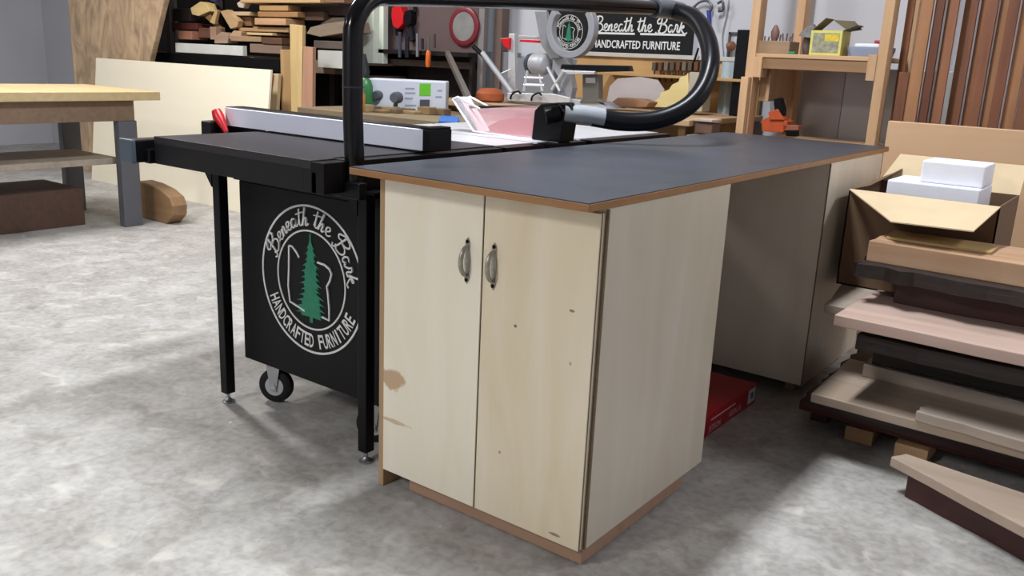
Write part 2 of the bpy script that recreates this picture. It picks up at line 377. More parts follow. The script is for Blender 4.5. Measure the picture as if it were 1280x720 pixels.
def logo(parent,cx,cz,R,y,nm='logo',simple=False):
    """round emblem on a plane facing -y"""
    def flat(u,v,h): return Vector((cx+u,y-h,cz+v))
    wh=MB(); N=72
    circ=lambda r:[(r*math.cos(2*PI*k/N),r*math.sin(2*PI*k/N)) for k in range(N)]
    ribbon(wh,circ(R*.985),R*.028,flat,nsub=0,closed=True); ribbon(wh,circ(R*.66),R*.022,flat,nsub=0,closed=True)
    wh.build(nm+'_ring',OFFWHITE,parent)
    # arc text, top: script
    tm=MB(); st,wd=script_strokes('Beneath the Bark'); k=R*.33
    span=math.radians(158); rr=R*.72
    def arc(u,v,h):
        an=math.radians(84)+span/2-(u/wd)*span; r=rr+v*k*0.74; 
        return Vector((cx+r*math.cos(an),y-h,cz+r*math.sin(an)))
    for s_ in st: 
        P=catmull([(a,b_,0) for a,b_ in s_],4); ribbon(tm,[(p.x,p.y) for p in P],.062,arc,d=.0022,nsub=0)
    tm.build(nm+'_script_lettering',OFFWHITE,parent)
    cm=MB(); txt='HANDCRAFTED FURNITURE'; span2=math.radians(134); n=len(txt)
    for i,ch in enumerate(txt):
        if ch==' ': continue
        me=text_mesh(ch,size=R*.27,sx=1.0); x0_=min(v.co.x for v in me.vertices); x1_=max(v.co.x for v in me.vertices)
        tw=R*(.085 if ch!='I' else .03)
        for v in me.vertices: v.co.x=(v.co.x-x0_)/(x1_-x0_)*tw
        w=tw/2
        an=math.radians(270)-span2/2+span2*(i+.5)/n
        ra=R*.92; ux=Vector((-math.sin(an),0,math.cos(an))); vx=Vector((-math.cos(an),0,-math.sin(an)))
        base=Vector((cx+ra*math.cos(an),y-.0016,cz+ra*math.sin(an)))
        for v in me.vertices: p=v.co.copy(); v.co=base+ux*(p.x-w)+vx*p.y
        cm.mesh(me); bpy.data.meshes.remove(me)
    cm.build(nm+'_capital_lettering',OFFWHITE,parent)
    # state outline
    om=MB(); lw=R*.024
    A=[(-.42,.40),(-.36,.40),(-.27,.33),(-.22,.27)]; B_=[(-.42,.40),(-.43,.1),(-.45,-.15),(-.42,-.37),(-.2,-.42),(-.12,-.44)]
    D_=[(.14,.27),(.28,.26),(.37,.22),(.41,.16),(.38,.07),(.32,-.02),(.34,-.12),(.36,-.3),(.36,-.47),(.22,-.45)]
    for L_ in (A,B_,D_): ribbon(om,[(a*R,c*R) for a,c in L_],lw,flat,nsub=0)
    om.build(nm+'_outline',OFFWHITE,parent)
    # fir tree
    rng=random.Random(5); L_=[]; Rr=[]; lv=13
    for i in range(lv):
        z=.56-(i/lv)*1.08; w=.02+.30*(i/(lv-1))**.75*(.8+.3*rng.random())
        if i==0: w=.02
        L_.append((-w,z-.05)); L_.append((-w*.5,z-.035)); 
        w=w*(.85+.3*rng.random()); Rr.append((w,z-.05)); Rr.append((w*.5,z-.035))
    pts=[(0,.60)]+Rr+[(.06,-.54),(.02,-.58),(-.02,-.56),(-.08,-.6)]+L_[::-1]
    tr=MB()
    # build as stacked boughs so the polygon stays simple
    for i in range(lv):
        z=.56-(i/lv)*1.06; wl=abs(L_[2*i][0]); wr=Rr[2*i][0]
        poly=[(0,z+.09),(wr*.45,z+.0),(wr,z-.06),(wr*.6,z-.055),(wr*.7,z-.09),(0,z-.08),(-wl*.6,z-.09),(-wl*.65,z-.05),(-wl,z-.06),(-wl*.45,z+.0)]
        tr.prism([flat(a*R,c*R,.0004*(i%2)) for a,c in poly],(0,-.0018,0))
    tr.prism([flat(a*R,c*R,0) for a,c in [(-.015,.62),(.015,.62),(.03,-.58),(-.03,-.58)]],(0,-.0012,0))
    tr.build(nm+'_fir_tree',GREEN,parent)

# ------------------------------------------------------------------ mobile cart under the saw wing
CY=0.205; cz0=0.155; cz1=0.765; cx0=-1.462; cx1=-0.735
cart=thing('rolling_tool_cart','black rolling cart with round white fir tree emblem under the saw table','cart',((cx0+cx1)/2,CY+.3,0))
CM=plain('0f0e12',0.5,0.1,0.12,14,'black_cart_panel')
MB().box(cx0,cx1,CY,CY+.56,cz0,cz1).build('body',CM,cart,0.006)
MB().box(cx0-.012,cx1+.01,CY-.012,CY+.57,cz1,cz1+.022).build('top_panel',CM,cart,0.003)
logo(cart,-1.113,0.492,0.236,CY)
def caster(px,py,sub=None):
    AX=Vector((.42,-.9,0)).normalized(); PX=Vector((AX.y,-AX.x,0)); O=Vector((px,py,0))
    fk=MB(); fk.box(px-.035,px+.035,py-.03,py+.03,cz0-.008,cz0)
    fk.lathe((px,py,cz0-.008),(0,0,-1),[(.022,0),(.022,.010)],16)
    for sg in (-1,1):
        fk.prism([O+PX*a+AX*(sg*.022)+Vector((0,0,h)) for a,h in ((-.024,cz0-.02),(.024,cz0-.02),(.010,.044),(-.010,.044))],AX*(sg*.003))
    fk.prism([O+PX*a+AX*b_+Vector((0,0,cz0-.022)) for a,b_ in ((-.024,-.025),(.024,-.025),(.024,.025),(-.024,.025))],(0,0,.004))
    c=fk.build('caster',STEEL,cart)
    MB().lathe(O+AX*.018+Vector((0,0,.0605)),-AX,[(.040,0),(.052,.001),(.0595,.007),(.0605,.018),(.0595,.029),(.052,.035),(.040,.036)],36).build('tyre',RUBBER,c,smooth=True)
    hb=MB().lathe(O+AX*.0195+Vector((0,0,.0605)),-AX,[(.009,-.009),(.012,-.006),(.014,0),(.040,.002),(.040,.037),(.014,.039),(.009,.048)],28).build('hub',plain('b4b6ba',0.35,0.3),c,smooth=True)
for x in (cx0+.085,cx1-.16):
    for y in (CY+.065,CY+.50): caster(x,y)

# ------------------------------------------------------------------ table saw
SX0,SX1=-1.60,-0.865; tz=0.9
saw=thing('table_saw','table saw with black extension wing, long pale fence and steel legs','table saw',(-1.2,0.9,0))
LAM=plain('302d30',0.42,0,0.1,6,'dark_laminate')
MB().box(SX0,SX1,0.0,.78,tz-.022,tz).build('wing_top',LAM,saw,0.001)
MB().box(SX0,SX0+.03,0.0,.78,tz-.085,tz-.022).box(SX1-.03,SX1,0,.78,tz-.085,tz-.022).box(SX0+.03,SX1-.03,0.0,.025,tz-.085,tz-.022).box(SX0+.03,SX1-.03,.755,.78,tz-.085,tz-.022).build('wing_frame',plain('1a191c',0.5,0,0.1,20),saw,0.001)
IRON=plain('d2d2d6',0.35,0.4,0.06,12,'ground_cast_iron')
ir=MB(); 
ys=[.785,1.0,1.022,1.28,1.302,1.62]
ir.box(SX0,SX1,ys[0],ys[1],tz-.04,tz).box(SX0,SX1,ys[2],ys[3],tz-.04,tz).box(SX0,SX1,ys[4],ys[5],tz-.04,tz).box(SX0,SX1,ys[1],ys[2],tz-.04,tz-.01).box(SX0,SX1,ys[3],ys[4],tz-.04,tz-.01)
ir.build('cast_iron_table',IRON,saw,0.0008)['label']='bare grey cast iron table with two mitre slots'
MB().box(SX0,SX1,1.625,1.93,tz-.04,tz).build('iron_wing',IRON,saw,0.0008)
MB().box(SX0+.12,SX1-.14,.92,1.55,.06,tz-.04).build('saw_cabinet',DKMETAL,saw,0.01)
MB().box(SX0+.10,SX1-.12,.9,1.57,0,.06).build('saw_plinth',BLACK,saw,0.004)
# rear rail (angle iron) with notches
rr_=MB()
for (a,c_) in ((-.0,.76),(.78,1.0),(1.03,1.27),(1.31,1.95)): rr_.box(SX1+.001,SX1+.05,a,c_,tz-.085,tz-.003)
rr_.box(SX1+.002,SX1+.02,0,1.95,tz-.085,tz-.03)
rr_.build('rear_rail',BLACK,saw,0.001)
# front rail tube
MB().box(SX0-.085,SX0-.02,-.055,1.95,tz-.082,tz-.012).box(SX0-.03,SX0,-.02,1.95,tz-.085,tz-.04).build('front_rail',BLACK,saw,0.004)
MB().box(SX0-.087,SX0-.018,-.068,-.05,tz-.084,tz-.01).build('rail_end_cap',plain('4a5560',0.5,0,0.05,20),saw,0.004)['label']='slate blue plastic end cap'
# legs with gussets
def leg(x,y):
    l=MB().box(x-.0175,x+.0175,y-.0175,y+.0175,.035,tz-.085).build('leg',DKMETAL,saw,0.003)
    MB().box(x-.05,x+.05,y-.021,y+.03,tz-.092,tz-.085).prism([(x-.02,y-.018,tz-.09),(x-.075,y-.018,tz-.09),(x-.02,y-.018,tz-.16)],(0,.03,0)).build('gusset',BLACK,l)
    MB().cyl((x,y,.008),(x,y,.05),.006,10).lathe((x,y,0),(0,0,1),[(.022,0),(.022,.005),(.012,.010),(.008,.016)],20).build('levelling_foot',STEEL,l,smooth=True)
leg(-1.490,.155); leg(-.812,.150)
# fence
FY=0.395; fx0,fx1=-1.84,-0.822; fz0,fz1=tz+.006,tz+.068
MB().box(fx0+.05,fx1-.01,FY+.002,FY+.018,fz0,fz1+.0).build('fence_face',plain('e8edff',0.35,0,0.02,3,'pale_fence_face'),saw,0.001)['label']='pale bluish white fence face'
MB().box(fx0+.03,fx1-.012,FY+.018,FY+.095,tz+.008,fz1+.003).build('fence_beam',BLACK,saw,0.003)
MB().box(fx1-.012,fx1+.012,FY+.0,FY+.105,tz+.004,fz1+.002).box(fx1-.03,fx1+.014,FY+.004,FY+.10,fz1+.002,fz1+.008).build('fence_end_cap',BLACK,saw,0.003)
MB().box(fx0-.01,fx0+.05,FY-.06,FY+.18,tz-.075,tz+.02).build('fence_head',BLACK,saw,0.005)
MB().tube([at_y(283,165,.37),at_y(279,157,.37),at_y(273,146,.37),at_y(270,138,.37)],[.008,.013,.021,.016],14).build('fence_lever',RED,saw,smooth=True)['label']='red fence lock lever'
# overarm dust pole
px_=-.812
path=[(px_,.105,tz-.08),(px_,.105,tz+.0),(px_,.100,tz+.12),(px_,.100,1.20)]
for k in range(1,9):
    a=PI/2*k/8; path.append((px_,.100+.115*(1-math.cos(a)),1.215+.115*math.sin(a)))
path+=[(px_,.8,1.362),(px_,1.75,1.402)]
pipe=MB().tube(path,.027,20).build('dust_arm',GLOSSBLACK,saw,smooth=True); pipe['label']='glossy black bent tube of the overarm'
MB().box(px_-.075,px_-.005,.085,.15,tz-.09,tz+.0).prism([(px_-.05,.07,tz-.10),(px_+.055,.07,tz-.10),(px_+.055,.07,tz-.055),(px_-.02,.07,tz-.055)],(0,.03,0)).build('arm_bracket',BLACK,saw,0.003)
MB().lathe((px_,.1,1.09),(0,0,1),[(.0285,0),(.0285,.004)],20).build('arm_band',plain('3a3a42',0.3),saw)
MB().tube([(px_,1.70,1.40),(px_,1.82,1.404),(px_-.0,1.93,1.402)],[.036,.038,.037],20).build('arm_collar',plain('50545c',0.3,0.1),saw,smooth=True)
hose=catmull([(px_,1.86,1.403),at_d(868,23,3.45),at_d(884,48,3.33),at_d(888,80,3.24),at_d(878,112,3.2),at_d(855,136,3.18),at_d(820,150,3.17),at_d(780,152,3.16),at_d(740,146,3.14)],10)
MB().tube(hose,.034,20).build('dust_hose',plain('111115',0.3,0,0.05,20),saw,smooth=True)['label']='thick black hose looping down to the guard'
MB().tube([at_d(755,147,3.14),at_d(728,143,3.13),at_d(705,141,3.12)],[.033,.033,.030],20).build('hose_cuff',plain('9aa0a6',0.25,0.05),saw,smooth=True)['label']='grey plastic cuff at the hose end'
# blade guard
GY=1.10
def PY(pts,Y): return [at_y(a,c_,Y) for a,c_ in pts]
g_out=[(566,124),(572,121),(600,136),(640,133),(688,131),(700,150),(698,178),(640,171),(592,164)]
gs=MB(); gs.prism(PY(g_out,GY),(0,.004,0)); gs.prism(PY(g_out,GY+.07),(0,.004,0))
gs.build('blade_guard_shell',glassy('f0c4c8',0.33,0.12),saw)['label']='clear pinkish plastic blade guard'
rim=MB(); P1=PY(g_out,GY); P2=[p+Vector((0,.074,0)) for p in P1]
for P in (P1,P2):
    rim.tube([P[8],P[0]],.0045,8); rim.tube([P[0],P[1],P[2]],.004,8); rim.tube([P[8],P[7],P[6]],.003,8)
rim.prism([P1[0],P1[1],P1[8]+(P1[7]-P1[8])*.14,P1[8]],(0,.074,0)); 
rim.build('guard_rim',plain('e6e6ea',0.25),saw,smooth=True)
MB().tube([at_y(570,134,GY+.035),at_y(692,133,GY+.035)],.005,8).build('guard_bar',DKMETAL,saw)
MB().prism(PY([(610,158),(625,150),(650,146),(676,150),(690,160),(690,172),(640,168),(612,164)],GY+.03),(0,.02,0)).build('blade_cover',plain('c4686e',0.3),saw)['label']='reddish inner side shield'
dp=MB(); dp.prism(PY([(668,138),(676,130),(698,128),(706,140),(700,178),(664,174)],GY-.01),(0,.09,0)); dp.prism(PY([(690,133),(712,128),(716,138),(696,141)],GY+.0),(0,.03,0))
dp.build('dust_port',BLACK,saw,0.004)
MB().tube([at_d(700,141,3.12),at_d(682,145,3.12)],.03,16).build('port_spigot',BLACK,saw,smooth=True)

# ------------------------------------------------------------------ red box on floor
bx0,bx1,by0,by1,bz=-.50,-.12,.98,1.44,.075
rb=thing('red_carton','flat red carton with white lettering on the floor behind the near cabinet','box',((bx0+bx1)/2,(by0+by1)/2,0))
MB().box(bx0,bx1,by0,by1,0,bz).build('carton_body',plain('a3121f',0.4,0,0.08,8,'red_carton'),rb,0.003)
lt=MB()
for (s,yy,zz,sz,sx) in (('JETSON',by0+.06,.012,.030,.9),('VISTA LG',by0+.22,.014,.03,.85),('MODEL',by0+.05,.047,.012,2.4)):
    me=text_mesh(s,sz,sx)
    for v in me.vertices: v.co=Vector((bx1+.0008,yy+v.co.x,zz+v.co.y))
    if s!='MODEL': lt.mesh(me)
    bpy.data.meshes.remove(me)
lt.box(bx1,bx1+.0008,by0+.07,by0+.27,.050,.055)
lt.build('lettering',plain('e6b4b9',0.5),rb)
MB().box(bx1,bx1+.001,by1-.075,by1-.012,.014,.066).build('sticker',plain('c9c8cf',0.5),rb)
MB().box(bx1+.001,bx1+.0016,by1-.055,by1-.03,.028,.052).build('sticker_mark',plain('5b6072',0.5),rb)

# ------------------------------------------------------------------ lumber stack on the right
def slab(pts,z0_,z1_,mat,label,cat='slab',rng=None,amp=.006,n=5,name='wood_slab',group=None,bev=.003,tilt=0):
    P=jag([(a,c_,z0_) for a,c_ in pts],n,amp,rng or random.Random(1)) if amp else [Vector((a,c_,z0_)) for a,c_ in pts]
    o=MB().prism(P,(0,0,z1_-z0_)).build(name,mat,None,bev)
    if tilt: o.rotation_euler=(0,tilt,0)
    return tag(o,label,cat,group)
rg=random.Random(11)
DARKWOOD=wood('4a231d','2c1512',0,rnd=.05); REDWOOD=wood('5a2a22','35160f',0,rnd=.05); PALE=wood('b7a595','93806f',0,rnd=.05,contrast=.8); BARK=wood('30221d','120b09',0,scale=2,bump=.8,rnd=.05); TAN=wood('a8835c','7e5c3c',0,rnd=.05); GREYW=wood('b3a69a','998a7c',0,rnd=.05)
for (x,y,dx,dy,mt,lb) in ((.235,1.33,.09,.30,TAN,'tan wood spacer block under the slab pile'),(.40,1.30,.10,.5,PINEX,'pale wood spacer block under the slab pile, beside the tan one'),(1.0,1.30,.08,.5,PINEX,'wood spacer block under the far end of the slab pile'),(.09,1.42,.06,.45,DARKWOOD,'dark wood spacer block at the left end of the slab pile')):
    tag(MB().box(x,x+dx,y,y+dy,0,.05).build('spacer_block',mt,None,.003),lb,'block')
slab([(.065,1.36),(1.3,1.30),(1.3,1.95),(.065,1.95)],.05,.085,REDWOOD,'dark reddish slab at the bottom of the right hand pile',rng=rg)
slab([(.10,1.30),(1.3,1.24),(1.3,1.9),(.10,1.9)],.085,.130,DARKWOOD,'dark brown slab lying second from the bottom of the pile',rng=rg)
slab([(.125,1.22),(1.3,1.20),(1.3,1.85),(.125,1.85)],.130,.170,BARK,'dark bark edged slab under the broad pale board',rng=rg,amp=.012,n=16)
slab([(.165,1.14),(1.3,1.115),(1.3,1.56),(.15,1.59)],.170,.2,PALE,'broad pale board lying low on the slab pile',rng=rg,amp=.003)
slab([(.475,1.13),(.8,1.10),(.8,1.19),(.485,1.21)],.2,.232,GREYW,'short grey offcut on the front of the broad pale board',rng=rg,name='board_offcut')
slab([(.445,1.045),(1.05,.72),(1.2,1.0),(.475,1.10)],.075,.105,PALE,'pale plank end low in front of the slab pile',rng=rg,amp=.003)
slab([(.50,1.035),(1.05,.76),(1.15,.98),(.52,1.10)],.0,.075,DARKWOOD,'dark plank under the low pale plank end',rng=rg)
slab([(.24,1.42),(1.2,1.40),(1.2,1.60),(.24,1.62)],.2,.245,GREYW,'grey board lying back on the broad pale board',rng=rg)
slab([(.26,1.44),(1.2,1.42),(1.2,1.62),(.26,1.64)],.245,.355,BARK,'dark beam propping the upper half of the pile',rng=rg,n=10)
slab([(.26,1.20),(1.2,1.18),(1.2,1.9),(.24,1.9)],.355,.405,BARK,'thick dark slab under the pink beige slab',rng=rg,n=10,amp=.008)
slab([(.10,1.37),(1.2,1.34),(1.2,2.12),(.02,2.12),(.035,1.86)],.405,.435,GREYW,'grey board sticking out left behind the pink beige slab',rng=rg)
slab([(.205,1.13),(1.2,1.10),(1.2,1.55),(.215,1.57)],.435,.47,wood('c7aea2','a98e80',0,rnd=.03,contrast=.8),'thick pink beige slab with square front edge',rng=rg,amp=.004)
slab([(.30,1.42),(1.2,1.40),(1.2,1.62),(.30,1.62)],.47,.553,DARKWOOD,'dark spacer beam standing on the pink beige slab',rng=rg,name='beam')
slab([(.195,1.33),(1.2,1.29),(1.2,1.665),(.20,1.665)],.553,.597,BARK,'black barked live edge slab',rng=rg,n=16,amp=.02)
slab([(.205,1.395),(1.2,1.35),(1.2,1.675),(.21,1.675)],.597,.665,wood('c6a384','9a7556',0,rnd=.03),'thick brown slab topmost of the right hand pile',rng=rg,amp=.008)
# open cardboard box
cb=thing('cardboard_box','open cardboard box with raised flaps behind the slab pile','box',(.27,1.92,.4355))
CARD=plain('6a513c',0.8,0,0.06,10,'cardboard'); CARDL=plain('c9b493',0.8,0,0.06,10,'cardboard_light')
qz=.785; qb=.4355
a0=Vector((.035,1.70,qz)); b0=Vector((.035,2.10,qz)); c0_=Vector((.52,2.10,qz)); d0=Vector((.52,1.70,qz))
w_=MB()
def wall(p,q,th):
    d=(q-p).normalized(); n=Vector((-d.y,d.x,0))*th
    return [p,q,q+n,p+n]
for (p,q) in ((a0,b0),(b0,c0_),(c0_,d0),(d0,a0)):
    P=[Vector((v.x,v.y,qb)) for v in wall(p,q,-.005)]; w_.prism(P,(0,0,qz-qb))
w_.prism([Vector((v.x,v.y,qb)) for v in (a0,b0,c0_,d0)],(0,0,.005))
w_.build('box_walls',CARD,cb)
def flap(p,q,out,mat):
    n=(q-p).cross(out).normalized()*.004; MB().prism([p,q,q+out*.98-(q-p)*.03,p+out*.98+(q-p)*.03],n).build('flap',mat,cb)
MB().prism([a0,d0,Vector((.50,1.40,.74)),Vector((.262,1.40,.735))],(0,0,-.004)).build('flap',CARDL,cb)
MB().prism([a0,b0,Vector((.10,2.16,.835)),Vector((.085,1.76,.80))],(.004,0,-.002)).build('flap',CARD,cb)
MB().prism([b0,c0_,c0_+Vector((0,.08,.10)),b0+Vector((.04,.08,.10))],(0,.004,0)).build('flap',CARDL,cb)
def foam(x0,x1,y0,y1,z0_,z1_,lb): tag(MB().box(x0,x1,y0,y1,z0_,z1_).build('foam_block',plain('e6e7f0',0.6,0,0.02,20,'white_foam'),None,.006),lb,'foam block','white foam blocks in the open carton')
foam(.135,.44,1.80,2.02,.442,.822,'tall white foam block standing in the open cardboard box')
foam(.235,.44,1.83,2.00,.8225,.90,'white foam block stacked on top of the other foam block')
tag(MB().box(.24,.55,1.46,1.60,.666,.674).build('wood_strip',wood('cbb07c','a98c58',0),None,.001),'thin yellowish strip lying on the top slab','strip')

# ------------------------------------------------------------------ right shelf rack and wall
def pbox(mb,px0,py0,px1,py1,Y,dy):
    """box whose front face spans two picture corners on plane y=Y, dy deep"""
    a=at_y(px0,py0,Y); c_=at_y(px1,py1,Y); return mb.box(min(a.x,c_.x),max(a.x,c_.x),Y,Y+dy,min(a.z,c_.z),max(a.z,c_.z))
RY=2.9; sz=at_y(1020,74,RY).z
rack=thing('pine_shelf_rack','tall pine rack with one shelf against the wall beyond the workbench','shelf',(-.5,3.1,0))
RX0,RX1=-.905,-.262
for (x,y,w) in ((RX0,RY,.045),(RX1,RY,.045),(RX0+.07,RY+.44,.045),(RX1-.0,RY+.44,.045)):
    MB().box(x,x+w,y,y+.085,0,2.6).build('post',PINE,rack,.003)
MB().box(RX0+.02,RX1+.03,RY+.01,RY+.53,sz,sz+.02).build('shelf_board',PINEX,rack,.002)
MB().box(RX0+.045,RX1,RY+.015,RY+.05,sz-.055,sz).build('shelf_rail',wood('9d7a55','7e5d3e',0,rnd=.05),rack,.002)
MB().box(RX0+.045,RX0+.085,RY-.005,RY+.085,sz-.10,sz).build('cleat',PINE,rack,.002)
MB().box(RX1-.04,RX1,RY-.005,RY+.085,sz-.09,sz+.03).build('cleat',PINE,rack,.002)
MB().box(RX0+.045,RX0+.10,RY+.1,RY+.5,sz-.22,sz-.001).build('side_brace',PINE,rack,.002)
MB().box(RX0,RX0+.04,RY-.045,RY-.003,0,sz-.10).build('strut',PINE,rack,.002)
# things on shelf
zz=sz+.0205; SY=RY+.03
wb=MB().box(-.865,-.70,SY+.0,SY+.14,zz,zz+.062).build('wooden_tray',wood('a08669','84694c',0,rnd=.05),None,.003); tag(wb,'brown wooden tray of bits at the left end of the shelf','tray')
st=MB(); rg2=random.Random(3)
for k in range(12):
    x=-.85+.012*k; y=SY+.03+.06*rg2.random(); st.cyl((x,y,zz+.055),(x+rg2.uniform(-.006,.006),y,zz+.075+.03*rg2.random()),.004,8)
tag(st.build('bit_set',plain('6d5a5c',0.5,0.3,0.4,50)),'row of small dark bits standing in the brown wooden tray','bits')
tag(MB().lathe((-.800,SY+.05,zz+.062),(0,0,1),[(.012,0),(.02,.02),(.022,.045),(.012,.07),(.004,.08)],16).build('hand_figure',wood('9d7b6c','7c5a4e'),None,smooth=True),'small brownish turned piece standing over the wooden tray','turned piece')
pl=thing('grey_tool_head','dark grey tool with pointed cap standing on the shelf beside the yellow carton','tool',(-.62,SY+.07,zz))
MB().lathe((-.635,SY+.07,zz),(0,0,1),[(.014,0),(.02,.01),(.026,.055),(.02,.085)],14).build('stem',plain('5a4f50',.6,0,.3,50),pl,smooth=True)
cap=MB().lathe((-.625,SY+.07,zz+.083),(.12,0,1),[(.058,0),(.05,.02),(.03,.045),(.008,.066)],12); cap.build('cap',plain('6c6866',.6,0,.35,60),pl,smooth=False)
tag(MB().box(-.70,-.665,SY-.01,SY+.03,zz,zz+.012).build('green_block',plain('1f7d55',.5),None,.003),'small flat green piece at the shelf edge','piece')
yc=thing('yellow_carton','yellow bordered carton with open grey flaps on the shelf','box',(-.52,SY+.08,zz))
ya,yb_=at_y(1011,66,SY),at_y(1050,66,SY); yx0,yx1=ya.x,yb_.x; yh=at_y(1030,38,SY).z
MB().box(yx0,yx1,SY,SY+.13,zz,yh).build('carton_body',plain('cfc86a',.5,0,.05,20),yc,.001)
MB().box(yx0+.012,yx1-.012,SY-.0012,SY,zz+.012,yh-.012).build('picture_panel',plain('7d7a66',.5,0,.9,45),yc)['label']='printed picture panel'
MB().box(yx0+.07,yx1-.014,SY-.002,SY-.0012,yh-.05,yh-.018).build('title_patch',plain('e0b93c',.5,0,.3,60),yc)['label']='yellow printed patch'
hx=(yx0+yx1)/2
MB().prism([(yx0,SY+.002,yh),(yx0+.003,SY+.002,yh),(hx-.01,SY+.002,yh+.058),(hx-.015,SY+.002,yh+.058)],(0,.12,0)).prism([(yx1,SY+.002,yh),(yx1-.003,SY+.002,yh),(yx1+.055,SY+.002,yh+.03),(yx1+.06,SY+.002,yh+.025)],(0,.12,0)).prism([(hx-.01,SY+.10,yh+.055),(yx1+.02,SY+.10,yh+.05),(yx1+.06,SY+.10,yh+.01),(yx1,SY+.10,yh)],(0,.004,0)).build('flap',plain('6a604a',.8,0,.1),yc)
ty=thing('blue_grey_tray','oval blue grey plastic tray holding white cloths at the right of the shelf','tray',(-.28,SY+.08,zz))
ta,tb=at_y(1055,60,SY).x,at_y(1112,60,SY).x
tcx=(ta+tb)/2; trr=(tb-ta)/2
n=36; tm=MB(); vs=[]; 
prof=[(.90,0),(1,.03),(1,.045),(.95,.045),(.88,.012)]
for (s_,h) in prof:
    for k in range(n):
        a=2*PI*k/n; vs.append((tcx+trr*s_*math.copysign(abs(math.cos(a))**.6,math.cos(a)),SY+.085+.08*s_*math.copysign(abs(math.sin(a))**.6,math.sin(a)),zz+h))
fs=[]
for i in range(4):
    for k in range(n): j=(k+1)%n; fs.append((i*n+k,i*n+j,(i+1)*n+j,(i+1)*n+k))
fs+=[tuple(range(n-1,-1,-1)),tuple(range(4*n,5*n))]
tm.add(vs,fs).build('tray_shell',plain('8a93a8',.4,0,.05),ty,smooth=True)
tag(MB().box(tcx-.07,tcx+.05,SY+.03,SY+.12,zz+.014,zz+.062).build('white_packet',plain('d7d9de',.6,0,.05,30),None,.01),'white packet lying in the blue grey tray','packet')
tag(MB().box(tcx+.02,tcx+.06,SY+.04,SY+.10,zz+.0625,zz+.078).build('red_packet',plain('9c2a34',.5),None,.004),'small dark red piece on the white packet in the tray','packet')
# lower wall panel of grey sheet stock behind rack
sh=thing('grey_sheet_stock','grey panels leaning on the wall under the pine shelf','panel',(-.45,3.44,0))
x=-.84
for i,(w,c_) in enumerate(((.28,'b3aeab'),(.27,'bcbbb9'),(.30,'b0b0b0'))):
    MB().box(x,x+w-.004,3.45-.006*i,3.488,0,sz-.03).build('sheet',plain(c_,.25,.1,.08,4),sh,.001); x+=w
# orange clamp things on bench-level ledge behind the bench
oc=thing('orange_power_tool','orange and black tool on the low ledge under the pine shelf','tool',(-.72,3.05,.85))
tag(MB().box(-.84,-.28,2.99,3.33,.80,.84).build('low_ledge',PINEX,None,.003),'low pine ledge between the rack posts behind the workbench','ledge')
OR=plain('c2552a',.45,0,.12,20,'orange_plastic')
A_=lambda pts,Y,th,mt,nm,bev=.003: MB().prism(PY(pts,Y),(0,th,0)).build(nm,mt,oc,bev)
A_([(952,150),(962,146),(975,148),(984,152),(984,160),(978,166),(952,164)],3.0,.10,OR,'tool_body')
A_([(960,140),(972,136),(980,150),(962,150)],2.99,.06,OR,'tool_neck')
A_([(967,124),(975,122),(979,136),(978,147),(969,145)],3.0,.05,BLACK,'tool_grip')
A_([(962,128),(967,126),(969,142),(963,142)],3.0,.04,STEEL,'tool_rod')
A_([(978,156),(998,157),(998,163),(978,163)],3.0,.06,wood('a5664a','804a32'),'tool_tail')
A_([(982,163),(995,163),(995,171),(982,170)],3.0,.05,BLACK,'tool_foot')
for ch in bpy.data.objects:
    if ch.parent==oc: pass
# boards standing right of the rack
rg3=random.Random(8)
cols=[('a5714a','855235'),('8f5a3c','5f3825'),('b5835a','8f6140'),('7c4a30','55301f'),('a87850','80553a'),('946042','6b432c'),('ac7c56','8a5f40'),('835034','5d3623')]
x=-.205
for i,(a,c_) in enumerate(cols*2):
    if i>=14: break
    w=.03+.025*rg3.random(); y=2.95+.12*rg3.random(); h=2.2+.5*rg3.random()
    if i==1: h=1.2
    lb=['tall brown board standing close beside the right rack post','short light brown board among the tall ones right of the rack'][i] if i<2 else 'tall narrow brown board leaning right of the pine rack'
    o=MB().box(x,x+w-.003,y,y+.02,0,h).build('standing_board',wood(a,c_,2,rnd=.1),None,.002)
    tag(o,lb,'board','tall boards right of the rack' if i>=2 else None); x+=w
tag(MB().box(-.10,.95,2.62,2.66,0,at_y(1125,152,2.62).z).build('particle_panel',wood('cfab89','c09b78',0,scale=.6,rnd=.02,contrast=.6),None,.003),'tan panel standing upright behind the far end of the workbench','panel')

# ------------------------------------------------------------------ wall sign
WY=3.5; sa=at_y(684,66,WY-.03); sb=at_y(863,66,WY-.03); stp=at_y(863,19,WY-.03).z; sbt=(sa.z+sb.z)/2
sign=thing('shop_sign','long black wall sign with round emblem and white lettering behind the mitre saw','sign',((sa.x+sb.x)/2,WY-.02,sbt))
MB().box(sa.x-.02,sb.x,WY-.03,WY,sbt,stp+.045).build('sign_board',plain('17181b',.5,0,.05,8),sign,.002)
SGY=WY-.0305
ll=at_y(711,40,SGY); R_=(at_y(711,18,SGY).z-at_y(711,61,SGY).z)/2
logo(sign,ll.x,ll.z,R_,SGY,'emblem')
st,wd=script_strokes('Beneath the Bark'); ta_,tb_=at_y(741,42,SGY),at_y(857,42,SGY)
k=(tb_.x-ta_.x)/wd; zb=at_y(800,40,SGY).z; sm=MB(); kh=(at_y(800,21,SGY).z-zb)
for s_ in st:
    P=catmull([(a,b_,0) for a,b_ in s_],4); ribbon(sm,[(ta_.x+p.x*k,zb+p.y*kh) for p in P],.008,lambda u,v,h:Vector((u,SGY-h,v)),nsub=0)
sm.build('script_lettering',OFFWHITE,sign)
ul=MB(); zu=at_y(800,42.5,SGY).z
